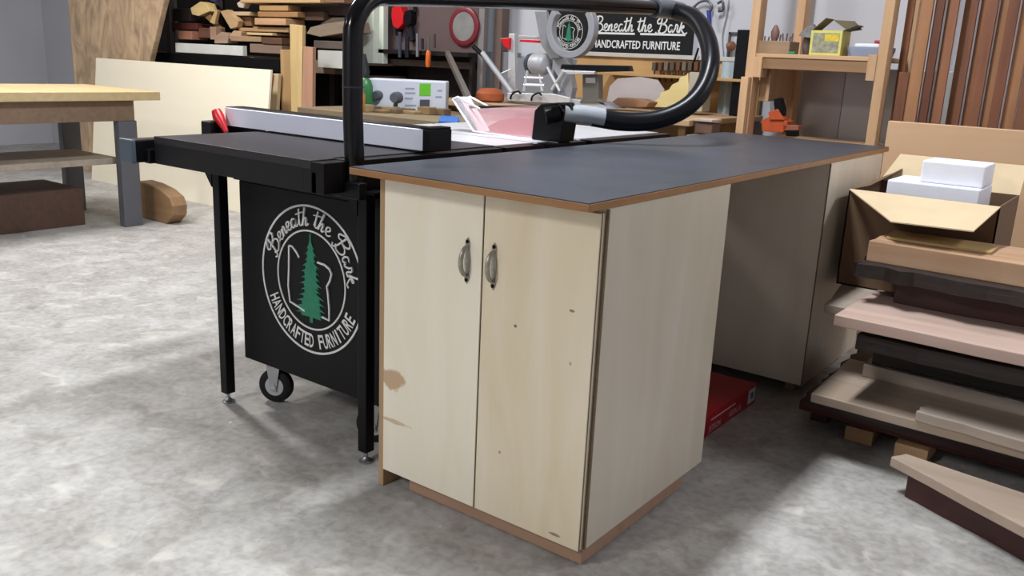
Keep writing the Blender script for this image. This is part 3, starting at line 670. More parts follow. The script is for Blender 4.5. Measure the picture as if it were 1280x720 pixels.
ul.box(ta_.x+.02,ta_.x+.47*(tb_.x-ta_.x),SGY-.002,SGY,zu-.006,zu+.006).box(ta_.x+.53*(tb_.x-ta_.x),tb_.x,SGY-.002,SGY,zu-.006,zu+.006)
ul.build('underline',OFFWHITE,sign)
me=text_mesh('HANDCRAFTED FURNITURE',1,1.0); w=max(v.co.x for v in me.vertices); hh=max(v.co.y for v in me.vertices)
za,zc=at_y(800,61,SGY).z,at_y(800,51,SGY).z; xa,xc=at_y(740,58,SGY).x,at_y(850,58,SGY).x
for v in me.vertices: v.co=Vector((xa+(xc-xa)*v.co.x/w,SGY-.001,za+(zc-za)*v.co.y/hh))
MB().mesh(me).build('capital_lettering',OFFWHITE,sign)

# ------------------------------------------------------------------ mitre saw station
stn=thing('mitre_saw_station','tan wooden saw station with open back against the wall below the sign','workbench',(-1.6,3.0,0))
GOLD=wood('bd9866','a27f4f',0,rnd=.03,contrast=.7)
tzs=.925
MB().box(-2.80,-1.0,2.5,3.46,tzs-.03,tzs).build('worktop',wood('b79a78','a2845f',0,rnd=.03),stn,.003)
MB().box(-2.75,-2.71,2.55,3.4,0,tzs-.03).box(-1.08,-1.04,2.55,3.4,0,tzs-.03).box(-2.71,-1.08,3.36,3.4,0,tzs-.03).build('base_frame',GOLD,stn,.003)
bt=at_y(790,76,3.3).z
MB().box(at_y(700,100,3.4).x,-1.02,3.40,3.44,tzs,bt+.02).build('back_panel',GOLD,stn,.002)
MB().box(-2.0,-1.02,3.18,3.40,at_y(770,94,3.2).z,at_y(770,94,3.2).z+.015).build('back_shelf',GOLD,stn,.002)
MB().box(-2.55,-1.02,3.38,3.44,bt+.0201,bt+.045).build('ledge_rail',plain('b9b4ac',.5),stn,.002)
# pale arched insert
ap=[(758,128),(762,108),(772,98),(800,96),(822,100),(830,112),(832,128)]
MB().prism(PY(ap,3.17),(0,.01,0)).build('arched_panel',plain('b3a9a8',.6,0,.06,8),stn)['label']='pale lilac grey arched panel'
tag(MB().prism(PY([(812,131),(824,122),(826,116),(836,112),(840,106),(848,102),(850,97),(858,94),(860,91),(862,134),(812,134)],2.98),(0,.05,0)).build('stepped_offcut',wood('d9c893','cdb878',0,rnd=.03,contrast=.7),None,.001),'pale yellow stepped wooden offcut standing on the saw station','offcut')
tag(pbox(MB(),862,90,877,140,2.98,.10).build('beige_box',plain('a79f8e',.6,0,.04,6),None,.003),'plain grey beige box standing beside the stepped offcut','box')
tag(MB().prism(PY([(764,128),(772,122),(800,124),(812,128),(808,134),(770,134)],2.85),(0,.10,0)).build('board_scrap',wood('9b7558','7a553a',0),None,.003),'brown board scrap lying in front of the arched panel','board')
# row of clamps on ledge
cg=random.Random(21)
for i in range(9):
    px=818+i*7.5; p=at_y(px,84,3.34); q_=at_y(px,84,3.34)
    m_=MB(); m_.box(p.x-.012,p.x+.012,3.33,3.378,p.z-.02,p.z+.03)
    m_.box(p.x-.004,p.x+.004,3.34,3.35,p.z-.07-.03*cg.random(),p.z+.02)
    tag(m_.build('small_clamp',[plain('54493d',.5,.2,.2,40),plain('5f3a26',.5,0,.2,40),plain('6d655c',.5,.3,.2,40)][i%3],None,.001),'small dark clamp hanging in the row below the sign','clamp','clamps in a row below the sign')
tag(MB().tube([at_y(864,88,3.34),at_y(868,76,3.34),at_y(873,60,3.34)],[.008,.007,.006],8).build('upright_rod',BLACK),'short black rod sticking up beside the hose loop','rod')

# mitre saw
MY=2.75
mo=at_y(690,132,MY); mo.z=tzs
ms=thing('mitre_saw','silver sliding mitre saw with open round guard on the saw station','mitre saw',mo)
def mp(pts,Y,th,mt,nm,lab=None,bev=.003):
    P_=PY(pts,Y)
    for p in P_: p.z=max(p.z,tzs+.001)
    o=MB().prism(P_,(0,th,0)).build(nm,mt,ms,bev)
    if lab: o['label']=lab
    return o
mp([(628,134),(636,120),(700,122),(748,128),(760,136),(700,139),(640,137)],MY-.05,.20,SILVER,'base')
mp([(634,116),(690,117),(712,122),(712,130),(634,126)],MY-.07,.02,ALU,'fence_plate')
mp([(636,42),(643,42),(644,112),(650,118),(634,118)],MY+.04,.03,ALU,'fence_post')
mp([(648,44),(690,46),(690,50),(648,48)],MY+.04,.02,SILVER,'top_bar')
mp([(650,49),(679,50),(678,54),(649,52)],MY+.03,.03,RED,'red_stripe')
mp([(625,48),(637,47),(636,62),(630,58)],MY+.02,.03,RED,'red_clip')
MB().tube([at_y(603,66,MY-.05),at_y(640,116,MY-.05)],.016,12).build('support_strut',SILVER,ms,smooth=True)
MB().tube([at_y(592,58,MY-.05),at_y(607,72,MY-.05)],.014,12).build('strut_grip',BLACK,ms,smooth=True)
MB().tube([at_y(622,94,MY-.03),at_y(640,86,MY)],.005,8).build('strut_link',ALU,ms)
mc=at_y(676,80,MY)
MB().lathe(mc,(1,-.25,0),[(.045,-.06),(.06,-.05),(.062,.03),(.05,.05),(.03,.06)],20).build('motor_housing',SILVER,ms,smooth=True)
MB().lathe(mc-Vector((.07,-.017,0)),(1,-.25,0),[(.03,-.02),(.058,-.015),(.06,.015)],20).build('motor_cap',plain('39434d',.4),ms,smooth=True)
for (a,c_) in (((660,88),(655,112)),((672,86),(676,112)),((656,98),(680,99)),((656,106),(680,107)),((684,84),(698,112)),((690,112),(712,84))):
    pass
fr=MB()
for (a,c_) in (((660,88),(655,114)),((674,88),(678,114)),((656,97),(680,98)),((655,106),(681,107)),((684,84),(700,114)),((690,112),(708,84))): fr.tube([at_y(*a,MY-.02),at_y(*c_,MY-.02)],.010,8)
fr.build('frame_ribs',ALU,ms)
mp([(692,70),(706,64),(716,74),(712,90),(716,110),(712,128),(698,126),(700,100),(690,84)],MY-.0,.05,SILVER,'swing_arm')
# open ring guard
rc=at_y(712,36,MY-.08); ro=.158; ri=.120
rm=MB(); n=40; vs=[]
ringb=[]
for k in range(n+1):
    a=-PI*1.22+ (PI*1.44)*k/n
    a=math.radians(140)+math.radians(260)*k/n
    ringb.append(a)
for k,a in enumerate(ringb):
    w=1.0
    for (r,yy) in ((ri,0),(ro,0),(ro,.05),(ri,.05)): vs.append(rc+Vector((r*math.cos(a)*1.0,yy,r*math.sin(a))))
fs=[]
for k in range(n):
    for j in range(4): jj=(j+1)%4; fs.append((k*4+j,k*4+jj,(k+1)*4+jj,(k+1)*4+j))
fs+=[(0,1,2,3),(n*4+3,n*4+2,n*4+1,n*4)]
rm.add(vs,fs).build('ring_guard',plain('8f9095',.5,.2,.1,20),ms,.003,smooth=True)['label']='wide silver ring shaped guard'
mp([(668,14),(682,14),(690,60),(700,72),(688,74),(676,56)],MY-.03,.03,plain('85868a',.5,.2,.1,20),'guard_arm')
mp([(700,86),(702,80),(786,82),(788,89),(745,90)],MY-.1,.04,BLACK,'slide_rail')
mp([(700,88),(744,89),(742,93),(710,93)],MY-.11,.03,ALU,'slide_scale')
mp([(728,93),(748,93),(748,124),(754,128),(724,128),(728,122)],MY-.06,.05,plain('6c6a64',.4,.4),'work_stop')
mp([(732,97),(744,97),(744,104),(732,104)],MY-.063,.003,ALU,'stop_label')
kn=MB()
for (px,py) in ((642,118),(668,120)): kn.tube(catmull([at_y(px-4,py+6,MY-.09),at_y(px-2,py,MY-.09),at_y(px+5,py-4,MY-.09),at_y(px+9,py-1,MY-.09)],4),.006,8)
kn.build('clamp_loop',BLACK,ms,smooth=True)

# ------------------------------------------------------------------ small things right of station
tag(pbox(MB(),869,153,889,168,2.55,.10).build('brown_parts_box',wood('6c5042','4b342a',0),None,.003),'small brown parts box at the back of the workbench','box')
tag(pbox(MB(),868,148,890,153,2.54,.11).build('box_of_papers',plain('b9a294',.6,0,.1,30),None,.002),'pale folded sheet lying on the brown parts box','paper')
tag(MB().box(-.99,-.72,2.46,2.75,0,at_y(880,168.5,2.55).z).build('parts_cabinet',wood('8c8680','6f6a66',0),None,.003),'low grey cabinet behind the workbench carrying the parts box','cabinet')
cu=MB(); n=24; pts=[]
ca,cbp=at_y(893,120,3.3),at_y(922,120,3.3); ct=at_y(905,77,3.3).z
for k in range(n+1):
    u=k/n; pts.append((ca.x+(cbp.x-ca.x)*u,3.36+.02*math.sin(u*14)))
cu.add([(x,y,z) for (x,y) in pts for z in (.3,ct)]+[(x,y+.006,z) for (x,y) in pts for z in (.3,ct)],
 [(2*k,2*k+2,2*k+3,2*k+1) for k in range(n)]+[(2*(n+1)+2*k,2*(n+1)+2*k+1,2*(n+1)+2*k+3,2*(n+1)+2*k+2) for k in range(n)]+[(2*k+1,2*k+3,2*(n+1)+2*k+3,2*(n+1)+2*k+1) for k in range(n)])
tag(cu.build('hanging_plastic_sheet',plain('b3c2c9',.35,0,.08,6),smooth=True),'pale blue grey plastic sheet hanging in folds left of the pine rack','sheet')
tag(pbox(MB(),922,37,928,165,3.2,.02).build('black_straightedge',BLACK,None,.002),'tall black straightedge leaning beside the pine rack','straightedge')
fr=thing('picture_frame','small grey framed panel on the wall left of the rack','frame',at_y(918,76,3.46))
a,c_=at_y(911,40,3.47),at_y(929,78,3.47)
f=MB(); f.box(a.x,c_.x,3.47,3.5,a.z-.012,a.z).box(a.x,c_.x,3.47,3.5,c_.z,c_.z+.012).box(a.x,a.x+.012,3.47,3.5,c_.z,a.z).box(c_.x-.012,c_.x,3.47,3.5,c_.z,a.z)
f.build('frame',plain('55565a',.4,.3),fr); MB().box(a.x+.01,c_.x-.01,3.485,3.5,c_.z+.01,a.z-.01).build('panel',plain('b7b8bd',.5,0,.1),fr)
tag(MB().lathe(at_y(914,58,3.44),(0,-1,.2),[(.02,-.02),(.03,0),(.02,.03),(.008,.04)],12).build('wooden_bobbin',wood('9d6b4b','6e442d'),None,smooth=True),'brown wooden bobbin hung on the grey framed panel','bobbin')
bc=thing('blue_clamp','blue handled clamp hanging on the wall right of the sign','clamp',at_y(887,30,3.45))
MB().tube([at_y(886,13,3.46),at_y(887,32,3.46)],[.014,.011],10).build('handle',plain('2b3f9a',.4),bc,smooth=True)
MB().tube(catmull([at_y(864,12,3.46),at_y(874,3,3.46),at_y(884,1,3.46),at_y(890,8,3.46),at_y(888,14,3.46)],5),.008,8).build('jaw',plain('56575c',.4,.5),bc,smooth=True)
tag(MB().tube(catmull([at_y(897,4,3.46),at_y(903,2,3.46),at_y(904,12,3.46),at_y(898,14,3.46)],5),.008,8).build('wall_hook',plain('4a4b50',.4,.5),smooth=True),'curved dark hook on the wall right of the blue clamp','hook')
tag(MB().tube(catmull([at_y(911,0,3.48),at_y(908,20,3.48),at_y(903,45,3.48),at_y(905,76,3.48)],5),.004,6).build('wall_cable',plain('8d8d90',.5),smooth=True),'thin grey cable running down the wall','cable')
tag(MB().tube([at_y(771,0,3.46),at_y(772,10,3.46)],.012,8).build('hanging_screwdriver',plain('2947b4',.4),smooth=True),'small blue handled tool hanging above the sign','hand tool')

# ------------------------------------------------------------------ middle: column, tool board, bench
pa,pb=at_y(447,60,3.2),at_y(479,60,3.2)
COL=plain('d8dfd2',.5,0,.03,4,'pale_green_steel')
cl=MB(); cl.box(pa.x,pb.x-.05,3.15,3.3,0,CEIL).box(pb.x-.05,pb.x,3.2,3.25,0,CEIL)
struct(cl.build('trim_1',COL,None,.004))
TBY=3.30
ta=at_y(480,60,TBY); tb=at_y(597,60,TBY); zb_=at_y(540,64,TBY).z
tbx=thing('tool_board','brown tool board with a shelf and dark bay below, on the back wall','tool board',((ta.x+tb.x)/2,TBY+.1,0))
MB().box(ta.x,tb.x,TBY,TBY+.04,zb_,2.6).build('board',plain('5b4a49',.6,0,.08,6),tbx,.002)
MB().box(ta.x,tb.x,TBY-.10,TBY+.16,zb_-.03,zb_).build('shelf',plain('1d1a1a',.5),tbx,.002)
zc_=at_y(540,76,TBY).z; zd=at_y(540,84,TBY).z
MB().box(ta.x,tb.x,TBY-.02,TBY+.02,zd,zc_).build('rail',wood('5a4a40','463830',0),tbx,.002)
MB().box(ta.x,ta.x+.06,TBY-.02,TBY+.18,0,zb_-.03).box(tb.x-.03,tb.x,TBY-.05,TBY+.18,0,zb_-.03).box(ta.x,tb.x,TBY+.16,TBY+.18,0,zb_-.03).build('bay',plain('241d1c',.6,0,.2,5),tbx,.002)
MB().box(tb.x+.002,tb.x+.05,TBY+.0,TBY+.04,zb_-.4,2.6).build('slotted_standard',plain('8f8a8a',.4,.4),tbx,.001)
MB().box(tb.x+.08,tb.x+.14,TBY+.08,TBY+.16,0,2.6).build('side_stile',wood('6d5a52','50403a',2),tbx,.001)
# tools on board
TY=TBY-.002
blade=thing('saw_blade','round silver saw blade with dark red rim hanging on the tool board','saw blade',at_y(578,60,TBY))
bcn=at_y(578,33,TBY-.03); R1=at_y(578,8,TBY-.03).z-bcn.z
MB().lathe(bcn+Vector((0,.03,0)),(0,-1,0),[(R1,0),(R1,.018),(R1*.93,.024),(R1*.74,.022),(R1*.72,.0)],40).build('rim_guard',plain('6e1a26',.4,0,.05),blade,smooth=True)
dk=MB().lathe(bcn+Vector((0,.012,0)),(0,-1,0),[(R1*.73,0),(R1*.73,.003),(.03,.0035),(.012,.004)],40).build('disc',plain('b5b4b2',.28,.7,.2,9),blade,smooth=True)
def hang(name,label,cat,parts):
    t=thing(name,label,cat,parts[0][1][0] if parts[0][0]=='t' else at_y(*parts[0][1][0],TY))
    for k,pts,r,mt,nm in parts:
        if k=='p': MB().prism(PY(pts,TY-r),(0,r,0)).build(nm,mt,t,.003)
        else: MB().tube(pts,r,12).build(nm,mt,t,smooth=True)
    return t
hang('red_grinder','red rounded power tool hanging at the left of the tool board','power tool',[('p',[(490,10),(495,6),(500,8),(504,18),(503,30),(497,36),(491,32),(489,20)],.07,RED,'body'),('p',[(493,35),(500,35),(498,46),(494,44)],.04,BLACK,'nozzle')])
hang('black_drill','black tool hanging beside the red one on the tool board','power tool',[('p',[(506,14),(512,12),(514,20),(513,30),(507,33),(504,24)],.06,BLACK,'body'),('p',[(507,33),(513,31),(516,50),(510,52)],.04,plain('232026',.5),'grip')])
tag(MB().tube(catmull([at_y(514,4,TY-.02),at_y(518,8,TY-.02),at_y(519,15,TY-.02)],4),.014,8).build('black_hook',BLACK,smooth=True),'black curved hook at the top of the tool board','hook')
for (px,y0,y1,c_,lb,w) in ((499,40,72,'3b4150','dark blue grey chisel hanging under the red power tool',3),(508,46,72,'20222b','black screwdriver hanging under the black power tool',4),(521,42,71,'77757d','slim silver ruler hanging in the tool row',2.5),(527,48,62,'37303a','short dark punch hanging right of the silver ruler',2.5),(542,42,60,'4e433f','short brown file hanging right of the orange handle',2.5)):
    tag(MB().prism(PY([(px-w/2,y0),(px+w/2,y0),(px+w/2,y1),(px-w/2,y1)],TBY-.13),(0,.014,0)).build('hand_tool',plain(c_,.5,.2),None,.002),lb,'hand tool')
os_=thing('orange_screwdriver','screwdriver with bright orange handle hanging at the tool board shelf','screwdriver',at_y(535,64,TBY-.14))
MB().tube([at_y(535.5,45,TBY-.14),at_y(535.5,64,TBY-.14)],.006,8).build('shaft',plain('5e7264',.4,.4),os_,smooth=True)
MB().tube([at_y(535.5,63,TBY-.14),at_y(535.5,66,TBY-.14),at_y(535,80,TBY-.14),at_y(535,84,TBY-.14)],[.010,.018,.019,.013],12).build('handle',plain('d5651f',.4),os_,smooth=True)
tag(MB().tube([at_y(559,66,3.15),at_z(590,133,tzs+.012)],.015,4,square=True).build('leaning_bar',plain('77706a',.4,.4)),'grey metal bar leaning below the saw blade','bar')
tag(pbox(MB(),600,64,640,130,3.4,.08).build('grey_wall_panel',plain('75777d',.5,0,.05,5),None,.003),'grey panel on the wall left of the mitre saw','panel')
tag(pbox(MB(),640,72,690,130,3.42,.06).build('steel_panel',plain('7c8088',.5,0,.05,5),None,.003),'bluish grey panel on the wall behind the mitre saw','panel')
# clutter bench
cbn=thing('side_workbench','low cluttered workbench with brown top behind the table saw','workbench',(-2.9,2.6,0))
MB().box(-3.0,-1.88,1.72,2.40,.83,.87).build('bench_top',wood('8b7a60','6b5a44',0,rnd=.03),cbn,.004)
MB().box(-2.95,-1.95,1.78,2.36,.15,.83).build('bench_body',wood('4d4036','3a3029',0),cbn,.004)
MB().box(-2.9,-2.14,1.85,2.3,0,.15).build('bench_plinth',BLACK,cbn)
zt=.8705
K0=at_d(460,134,4.85); K0.z=zt; K1=at_d(557,137,4.85); K1.z=zt; KU=(K1-K0).normalized(); KN=Vector((KU.y,-KU.x,0)); KH=at_d(510,100,4.85).z
pw=thing('white_tool_case','white tool case with bright green label on the side workbench','tool case',((K0+K1)/2))
MB().prism([K0,K1,K1-KN*.2,K0-KN*.2],(0,0,KH-zt)).build('case_body',plain('c3c8d4',.5,0,.04,8),pw,.006)
KL=(K1-K0).length
def kq(mb,px0,px1,py0,py1,off,th):
    u0=(px0-460)/97*KL; u1=(px1-460)/97*KL; f=lambda py,u: zt+(KH-zt)*(134+3*u/KL-py)/36.0
    q=[K0+KU*u0,K0+KU*u1]; P=[]
    for (k,py) in ((0,py0),(1,py0),(1,py1),(0,py1)):
        p=q[k].copy(); p.z=f(py,[u0,u1][k]); P.append(p+KN*off)
    return mb.prism(P,KN*th)
kq(MB(),524,538,103,117,0.0002,.0015).build('green_label',plain('64b52a',.5,0,.1,40),pw)
kq(MB(),525,537,121,135.5,0.0002,.012).build('latch',plain('45444b',.5),pw,.002)
for (p0,p1,r0,r1) in ((506,518,108,110),(506,519,113,115),(506,516,119,121),(546,552,110,112),(544,552,117,119),(506,520,127,129)): kq(MB(),p0,p1,r0,r1,.0002,.0008).build('print_line',plain('8f96b0',.5),pw)
for (px,py,lb) in ((470,119,'round dark grey knob on a stalk at the left of the white case'),(493,122,'larger dark grey knob on a stalk in front of the white case')):
    t=thing('knobbed_fixture',lb,'fixture',at_y(px,150,1.95))
    k=at_y(px,py,1.95); r_=.026 if px==470 else .031
    MB().lathe(k+Vector((0,.03,0)),(.25,-1,0),[(r_*.5,-.005),(r_,0),(r_*1.02,.03),(r_*.8,.05)],20).build('knob',plain('4b5058',.5),t,smooth=True)
    MB().tube([k+Vector((-.01,.03,0)),Vector((k.x-.03,1.98,zt))],.012,8).build('stalk',plain('43474d',.5),t,smooth=True)
gb=thing('green_bottle','green squeeze bottle with dark nozzle beside the overarm tube','bottle',at_y(456,150,1.9))
gx=at_y(457,140,1.9)
MB().lathe((gx.x,1.9,zt),(0,0,1),[(.038,0),(.04,.01),(.04,.13),(.03,.16),(.015,.175)],20).build('body',plain('2c6b3a',.4),gb,smooth=True)
MB().lathe((gx.x,1.9,zt+.172),(0,0,1),[(.016,0),(.018,.03),(.008,.045),(.006,.11)],12).build('nozzle',plain('23272a',.5),gb,smooth=True)
ox=at_y(450,140,1.80)
tag(MB().lathe((ox.x,1.80,zt),(0,0,1),[(.026,0),(.028,.01),(.028,.09),(.012,.11),(.01,.14)],20).build('orange_bottle',plain('b06a24',.4),None,smooth=True),'orange bottle left of the green squeeze bottle','bottle')
dx_=at_y(455,100,2.04)
tag(MB().lathe((dx_.x,2.04,zt),(0,0,1),[(.035,0),(.04,.02),(.03,.10),(.02,.16),(.035,.2),(.02,.26),(.01,.30)],12).build('dark_vase',plain('222c26',.5),None,smooth=True),'tall dark bulbous container behind the green bottle','container')
rg4=random.Random(9)
for i in range(12):
    p=K0+KU*(-.03+KL*1.05*i/11)+KN*(.075+.05*(i%2)); w=0
    w=.05+.07*rg4.random(); h=.012+.03*rg4.random()
    c_=[('8c7350','6c5638'),('a08a66','7f6b4b'),('6e5a44','514132')][i%3]
    tag(MB().box(p.x-w/2,p.x+w/2,p.y-.03,p.y+.03,zt,zt+h).build('wood_offcut',wood(*c_,0,rnd=.1),None,.003),'small brown offcut among the scraps in front of the white case','offcut','offcuts in front of the white case')
tag(MB().prism(jag([at_z(548,156,zt),at_z(572,158,zt),at_z(574,151,zt),at_z(552,149,zt)],2,.005,rg4),(0,0,.02)).build('blue_cloth',plain('2d5fa6',.7,0,.15,30),None,.004),'small blue cloth lying left of the blade guard','cloth')
ob=at_y(607,128,2.62)
tag(MB().lathe((ob.x,2.66,.9255),(0,0,1),[(.07,0),(.085,.012),(.085,.05),(.06,.075),(.03,.08)],20).build('orange_bowl',wood('a5562c','85401f',0),None,smooth=True),'reddish orange turned wooden lump beside the mitre saw base','wood piece')

# ------------------------------------------------------------------ left: plywood sheet, slab, bench, rack
tag(MB().add(*(lambda x0,x1,yb0,yt0,z1,th:([(x0,yb0,0),(x1,yb0,0),(x1,yb0+th,0),(x0,yb0+th,0),(x0,yt0,z1),(x1,yt0,z1),(x1,yt0+th,z1),(x0,yt0+th,z1)],[(0,1,5,4),(1,2,6,5),(2,3,7,6),(3,0,4,7),(4,5,6,7),(0,3,2,1)]))(-6.55,-4.22,2.38,2.50,1.03,.018)).build('plywood_sheet',wood('f0e9d6','e9dfc6',0,scale=.5,rnd=.02,contrast=.6,rough=.5,bump=0),None,.001),'large cream plywood sheet leaning on its long edge before the lumber rack','plywood sheet')
P=[at_y(128,-20,2.62),at_y(208,-20,2.62),at_y(185,80,2.62),at_y(185,100,2.62),at_y(100,100,2.62),at_y(80,-20,2.62)]
pz=[(P[0].x-.6,2.62,1.9),(P[1].x,2.62,1.9),(at_y(205,0,2.62).x,2.62,at_y(205,0,2.62).z),(at_y(187,76,2.62).x,2.62,at_y(187,76,2.62).z),(at_y(186,90,2.62).x,2.62,0.0),(P[0].x-.6,2.62,0.0)]
m_,t_,b_=nt('figured_slab'); N=t_.nodes; L=t_.links
tc=N.new('ShaderNodeTexCoord'); wv=N.new('ShaderNodeTexNoise'); wv.inputs['Scale'].default_value=3.2; wv.inputs['Detail'].default_value=6; wv.inputs['Distortion'].default_value=2.2; mpn=N.new('ShaderNodeMapping'); mpn.inputs['Scale'].default_value=(1.6,1,.7)
L.new(tc.outputs['Object'],mpn.inputs[0]); L.new(mpn.outputs[0],wv.inputs['Vector']); cr=N.new('ShaderNodeValToRGB')
cr.color_ramp.elements[0].position=.25; cr.color_ramp.elements[0].color=(*lin('84705c'),1); cr.color_ramp.elements[1].position=.6; cr.color_ramp.elements[1].color=(*lin('c6a988'),1); e=cr.color_ramp.elements.new(.8); e.color=(*lin('d6bf9a'),1)
L.new(wv.outputs['Fac'],cr.inputs[0]); L.new(cr.outputs[0],b_.inputs['Base Color']); b_.inputs['Roughness'].default_value=.5
tag(MB().prism(pz,(0,.05,0)).build('live_edge_slab',m_,None,.006),'wide live edge slab standing upright behind the plywood sheet','slab')
# assembly bench
lb=thing('assembly_bench','sturdy bench with light top and grey legs at the left edge','workbench',(-4.85,1.05,0))
xe=-4.40; topz=.872
GR=plain('5d5d63',.5,0,.05,8,'grey_paint')
MB().box(xe-.95,xe,.35,1.755,topz-.055,topz).build('bench_top',wood('cbb68c','b59c70',0,rnd=.03),lb,.004)
MB().box(xe-.90,xe-.055,.42,1.60,topz-.185,topz-.055).build('apron',wood('8a7360','6d5843',0,rnd=.03),lb,.004)
for y in (1.49,.48):
    for x in (xe-.125,xe-.85): MB().box(x,x+.065,y,y+.125,0,topz-.185).build('leg',GR,lb,.004)
MB().box(xe-.80,xe-.18,.5,1.55,.40,.44).build('lower_shelf',wood('b9ab99','93867a',0,rnd=.03),lb,.003)
tag(MB().box(xe-.82,xe-.30,.75,1.35,.0,.24).build('brown_crate',wood('5c4336','402d24',0),None,.004),'brown crate on the floor under the assembly bench','crate')
# curved off-cut slab on floor
cs=[(172,226),(186,230),(200,237),(212,247),(216,258),(216,270),(208,280),(190,277),(172,268)]
z00=at_z(208,280,0); Yc=z00.y
P=PY(cs,Yc); mn=min(p.z for p in P)
for p in P: p.z=max(0,p.z)
P[-1].z=0; P[-2].z=0
tag(MB().prism(P,(0,.11,0)).build('curved_slab',wood('a5845f','7d5f42',0,rnd=.03,scale=.7),None,.008),'brown slab with rounded end standing on edge beside the assembly bench','slab')

# lumber rack
lr=thing('lumber_rack','tall steel lumber rack with black arms and white shelf strips along the back wall','rack',(-5.0,3.1,0))
RYY=2.82
def pb(mb,px0,py0,px1,py1,Y,dy): return pbox(mb,px0,py0,px1,py1,Y,dy)
a=at_y(188,78,RYY); c_=at_y(349,80,RYY); zbk=at_y(349,92,RYY).z; ztk=at_y(349,74,RYY).z
MB().box(a.x-.6,c_.x,RYY,RYY+.06,zbk+.01,ztk).build('black_beam',plain('08080a',.6),lr,.003)
for x in (a.x-.55,at_y(200,40,RYY).x-.02,c_.x-.07):
    for y in (RYY+.07,RYY+.55): MB().box(x,x+.06,y,y+.05,0,2.4 if x<c_.x-.1 else ztk).build('upright',plain('4c4340',.6,.2),lr,.002)
sx0,sx1=at_y(222,60,RYY+.02).x,at_y(306,60,RYY+.02).x
zs=at_y(300,70,RYY).z+.002
MB().box(a.x-.5,-4.0,RYY+.07,RYY+.6,zbk+.02,zs-.005).build('shelf_deck',wood('8c7660','6d5946',0,rnd=.03),lr,.002)
MB().box(sx0,sx1,RYY+.0,RYY+.04,zs,zs+.075).build('white_strip',plain('cfd0cb',.5),lr,.002)
MB().box(-4.12,-3.80,RYY+.02,RYY+.08,zs-.05,zs+.07).build('white_strip',plain('b9bab4',.5),lr,.002)
MB().box(-4.0,-3.80,RYY+.09,RYY+.6,zbk+.02,zs-.005).box(-3.84,-3.80,RYY+.1,RYY+.6,0,zs-.02).build('shelf_deck',wood('5c4a3d','43342a',0,rnd=.03),lr,.002)
tag(MB().box(-7.4,-4.02,3.46,3.49,0,2.55).build('added_dark_backing',plain('191413',.7,0,.2,4),None),'dark sheet added to darken the background behind the lumber rack','panel')  # dark sheet added so the background behind the rack stays dark
# boards stacked on the rack: (px0,py0,px1,py1,Y,depth,colours,label)
BR=[(222,38,240,50,2.86,.5,('9c6b56','7b4f3e'),'pinkish brown board end low at the left of the rack'),
(215,28,246,38,2.9,.5,('5a2820','3a1712'),'dark red board above the pinkish board end'),
(216,10,238,27,2.9,.5,('1f1614','110c0b'),'nearly black timber block at the left of the rack'),
(240,34,262,48,2.92,.4,('6e4b3a','4e3326'),'brown block beside the pinkish board end'),
(262,33,270,50,2.86,.3,('a98b75','8a6c58'),'small upright beige block on the rack'),
(288,44,326,53,2.84,.5,('a88a6c','8a6c50'),'beige brown board resting on the white strip'),
(327,46,352,56,2.84,.5,('6b4a36','4b3224'),'dark brown board end right of the white strip'),
(312,54,352,68,2.85,.5,('8f7767','73604f'),'grey brown thick board at the shelf level of the rack'),
(308,40,340,45,2.83,.6,('d5b98c','b99a6b'),'pale thin board with light edge on the pile'),
(316,33,360,41,2.86,.6,('b08f68','8d6d4b'),'tan board over the pale thin board'),
(318,22,357,32,2.83,.6,('cba27c','a9805c'),'orange tan thick board in the rack pile'),
(322,14,372,22,2.88,.5,('a98055','855f3c'),'golden brown board under the upper shelf pile'),
(324,6,360,14,2.88,.5,('c09a6a','9c7849'),'yellow tan board near the top of the pile'),
(300,-4,400,4,2.86,.6,('c7a67c','a98659'),'long pale board topmost of the rack pile'),
(360,8,430,20,3.0,.4,('3d2a22','281b16'),'long dark board at the upper right of the rack'),
(372,14,404,26,2.95,.4,('5a4233','3d2c22'),'dark brown board end at the upper right of the rack'),
(392,50,428,62,2.9,.4,('63574f','4a403a'),'dark grey log half lying right of the upright boards'),
(384,-6,430,4,2.9,.5,('8c6a52','6c4e3a'),'brown board at the top right of the rack pile'),
(298,34,318,40,2.9,.4,('b8946e','957151'),'short tan board in the middle of the rack'),
(284,14,312,20,2.9,.4,('c4ab88','a38865'),'short cream board in the middle of the rack'),
(292,20,314,33,2.94,.4,('8a6648','66482f'),'brown block below the short cream board')]
for (x0,y0,x1,y1,Y,d,cc,lb_) in BR:
    tag(pbox(MB(),x0,y0+.4,x1,y1-.4,Y,d*.3).build('rack_board',wood(*cc,0,rnd=.05),None,.004),lb_,'board','boards piled on the lumber rack')
tag(pbox(MB(),205,-7,430,-5,3.0,.3).build('upper_shelf',wood('5a4636','3e2f24',0),None,.003),'dark upper shelf of the lumber rack near the picture top','shelf')
def quad(pts,Y,th,cc,lb_,nm='rack_offcut',ax=0,bev=.003): tag(MB().prism(PY(pts,Y),(0,th,0)).build(nm,wood(*cc,ax,rnd=.05),None,bev),lb_,'offcut','offcuts tumbled on the lumber rack')
quad([(238,10),(250,2),(258,4),(262,14),(248,20),(240,18)],2.88,.08,('d8bf8a','b79a63'),'cream yellow offcut tilted at the left of the rack')
quad([(275,14),(284,12),(298,26),(296,34),(288,36)],2.87,.05,('c5a57d','a1815b'),'tan wedge leaning in the middle of the rack')
quad([(262,28),(268,14),(272,12),(268,30)],2.86,.03,('c9ab7c','a98a5c'),'thin pale sliver leaning beside the tan wedge',ax=2)
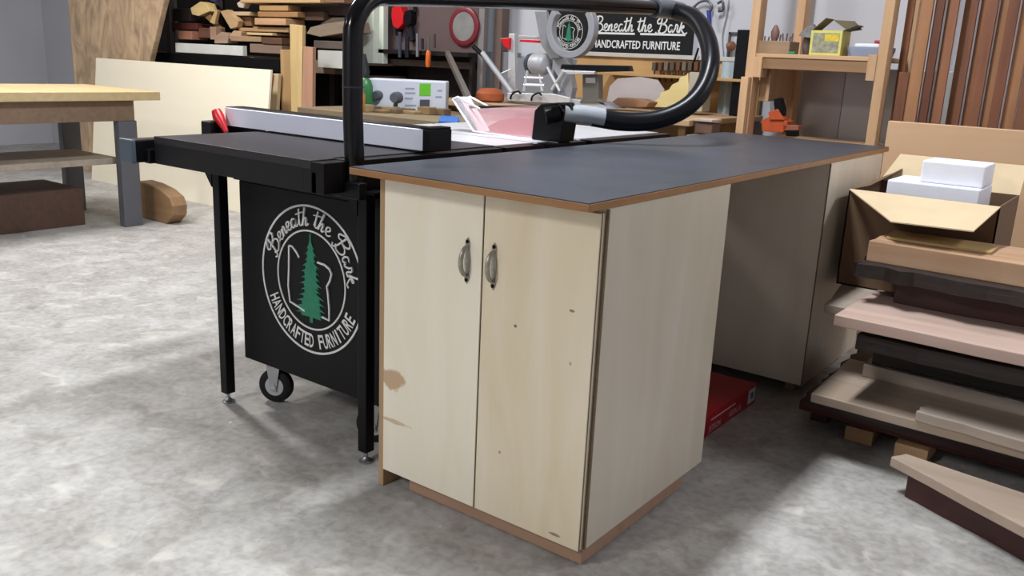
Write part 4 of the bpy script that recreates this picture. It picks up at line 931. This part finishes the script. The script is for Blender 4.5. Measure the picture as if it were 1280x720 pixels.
quad([(256,22),(262,18),(276,36),(270,34)],2.9,.03,('8a6a44','694d2f'),'thin brown sliver crossing the pale one',ax=2)
quad([(268,46),(276,40),(286,44),(284,54),(268,54)],2.85,.10,('b09580','917663'),'rounded beige chunk on the white strip')
quad([(284,48),(292,38),(302,40),(300,50)],2.86,.10,('c0a080','9d7e60'),'light tan chunk beside the rounded beige chunk')
quad([(383,42),(388,34),(404,30),(432,26),(436,40),(400,46)],2.88,.22,('8d7d6b','6d5f50'),'grey brown boulder shaped burl right of the upright boards')
quad([(400,30),(415,22),(430,22),(430,30)],2.95,.2,('5d4d40','43362c'),'dark curved board behind the grey burl')
tag(MB().lathe(at_y(269,2,2.9),(0,0,1),[(.03,0),(.035,.01),(.035,.05),(.02,.07)],14).build('blue_can',plain('2c3472',.5),None,smooth=True),'dark blue can standing on the lumber rack','can')
quad([(296,4),(302,0),(308,3),(304,10),(298,9)],2.9,.05,('d5c5b8','b5a396'),'small pinkish white chunk near the blue can')
# vertical boards leaning
VB=[((350,62),(366,62),(368,145),(352,145),2.66,'tan board standing at the left of the upright group',('b59468','92734c')),
((362,30),(378,32),(377,145),(364,145),2.60,'tallest yellowish upright board before the rack',('d0b583','b09360')),
((379,58),(391,59),(390,150),(377,150),2.58,'pinkish upright board right of the tallest one',('b98f76','986e57')),
((328,92),(340,93),(333,145),(324,145),2.60,'brown narrow board leaning right of the plywood sheet',('9a785c','785a42')),
((341,92),(348,92),(345,145),(337,145),2.62,'thin cream board leaning between brown boards',('d8c3a0','bda57f'))]
for (a,b2,c2,d2,Y,lb_,cc) in VB:
    A=at_y(*a,Y); B2=at_y(*b2,Y); C2=at_y(*c2,Y); D2=at_y(*d2,Y)
    k=(A.z)/(A.z-D2.z); A0=Vector((A.x+(D2.x-A.x)*k,Y-.0,0)); B0=Vector((B2.x+(C2.x-B2.x)*k,Y,0))
    tag(MB().prism([A,B2,B0,A0],(0,.03,0)).build('upright_board',wood(*cc,2,rnd=.05),None,.003),lb_,'board','boards standing in front of the lumber rack')
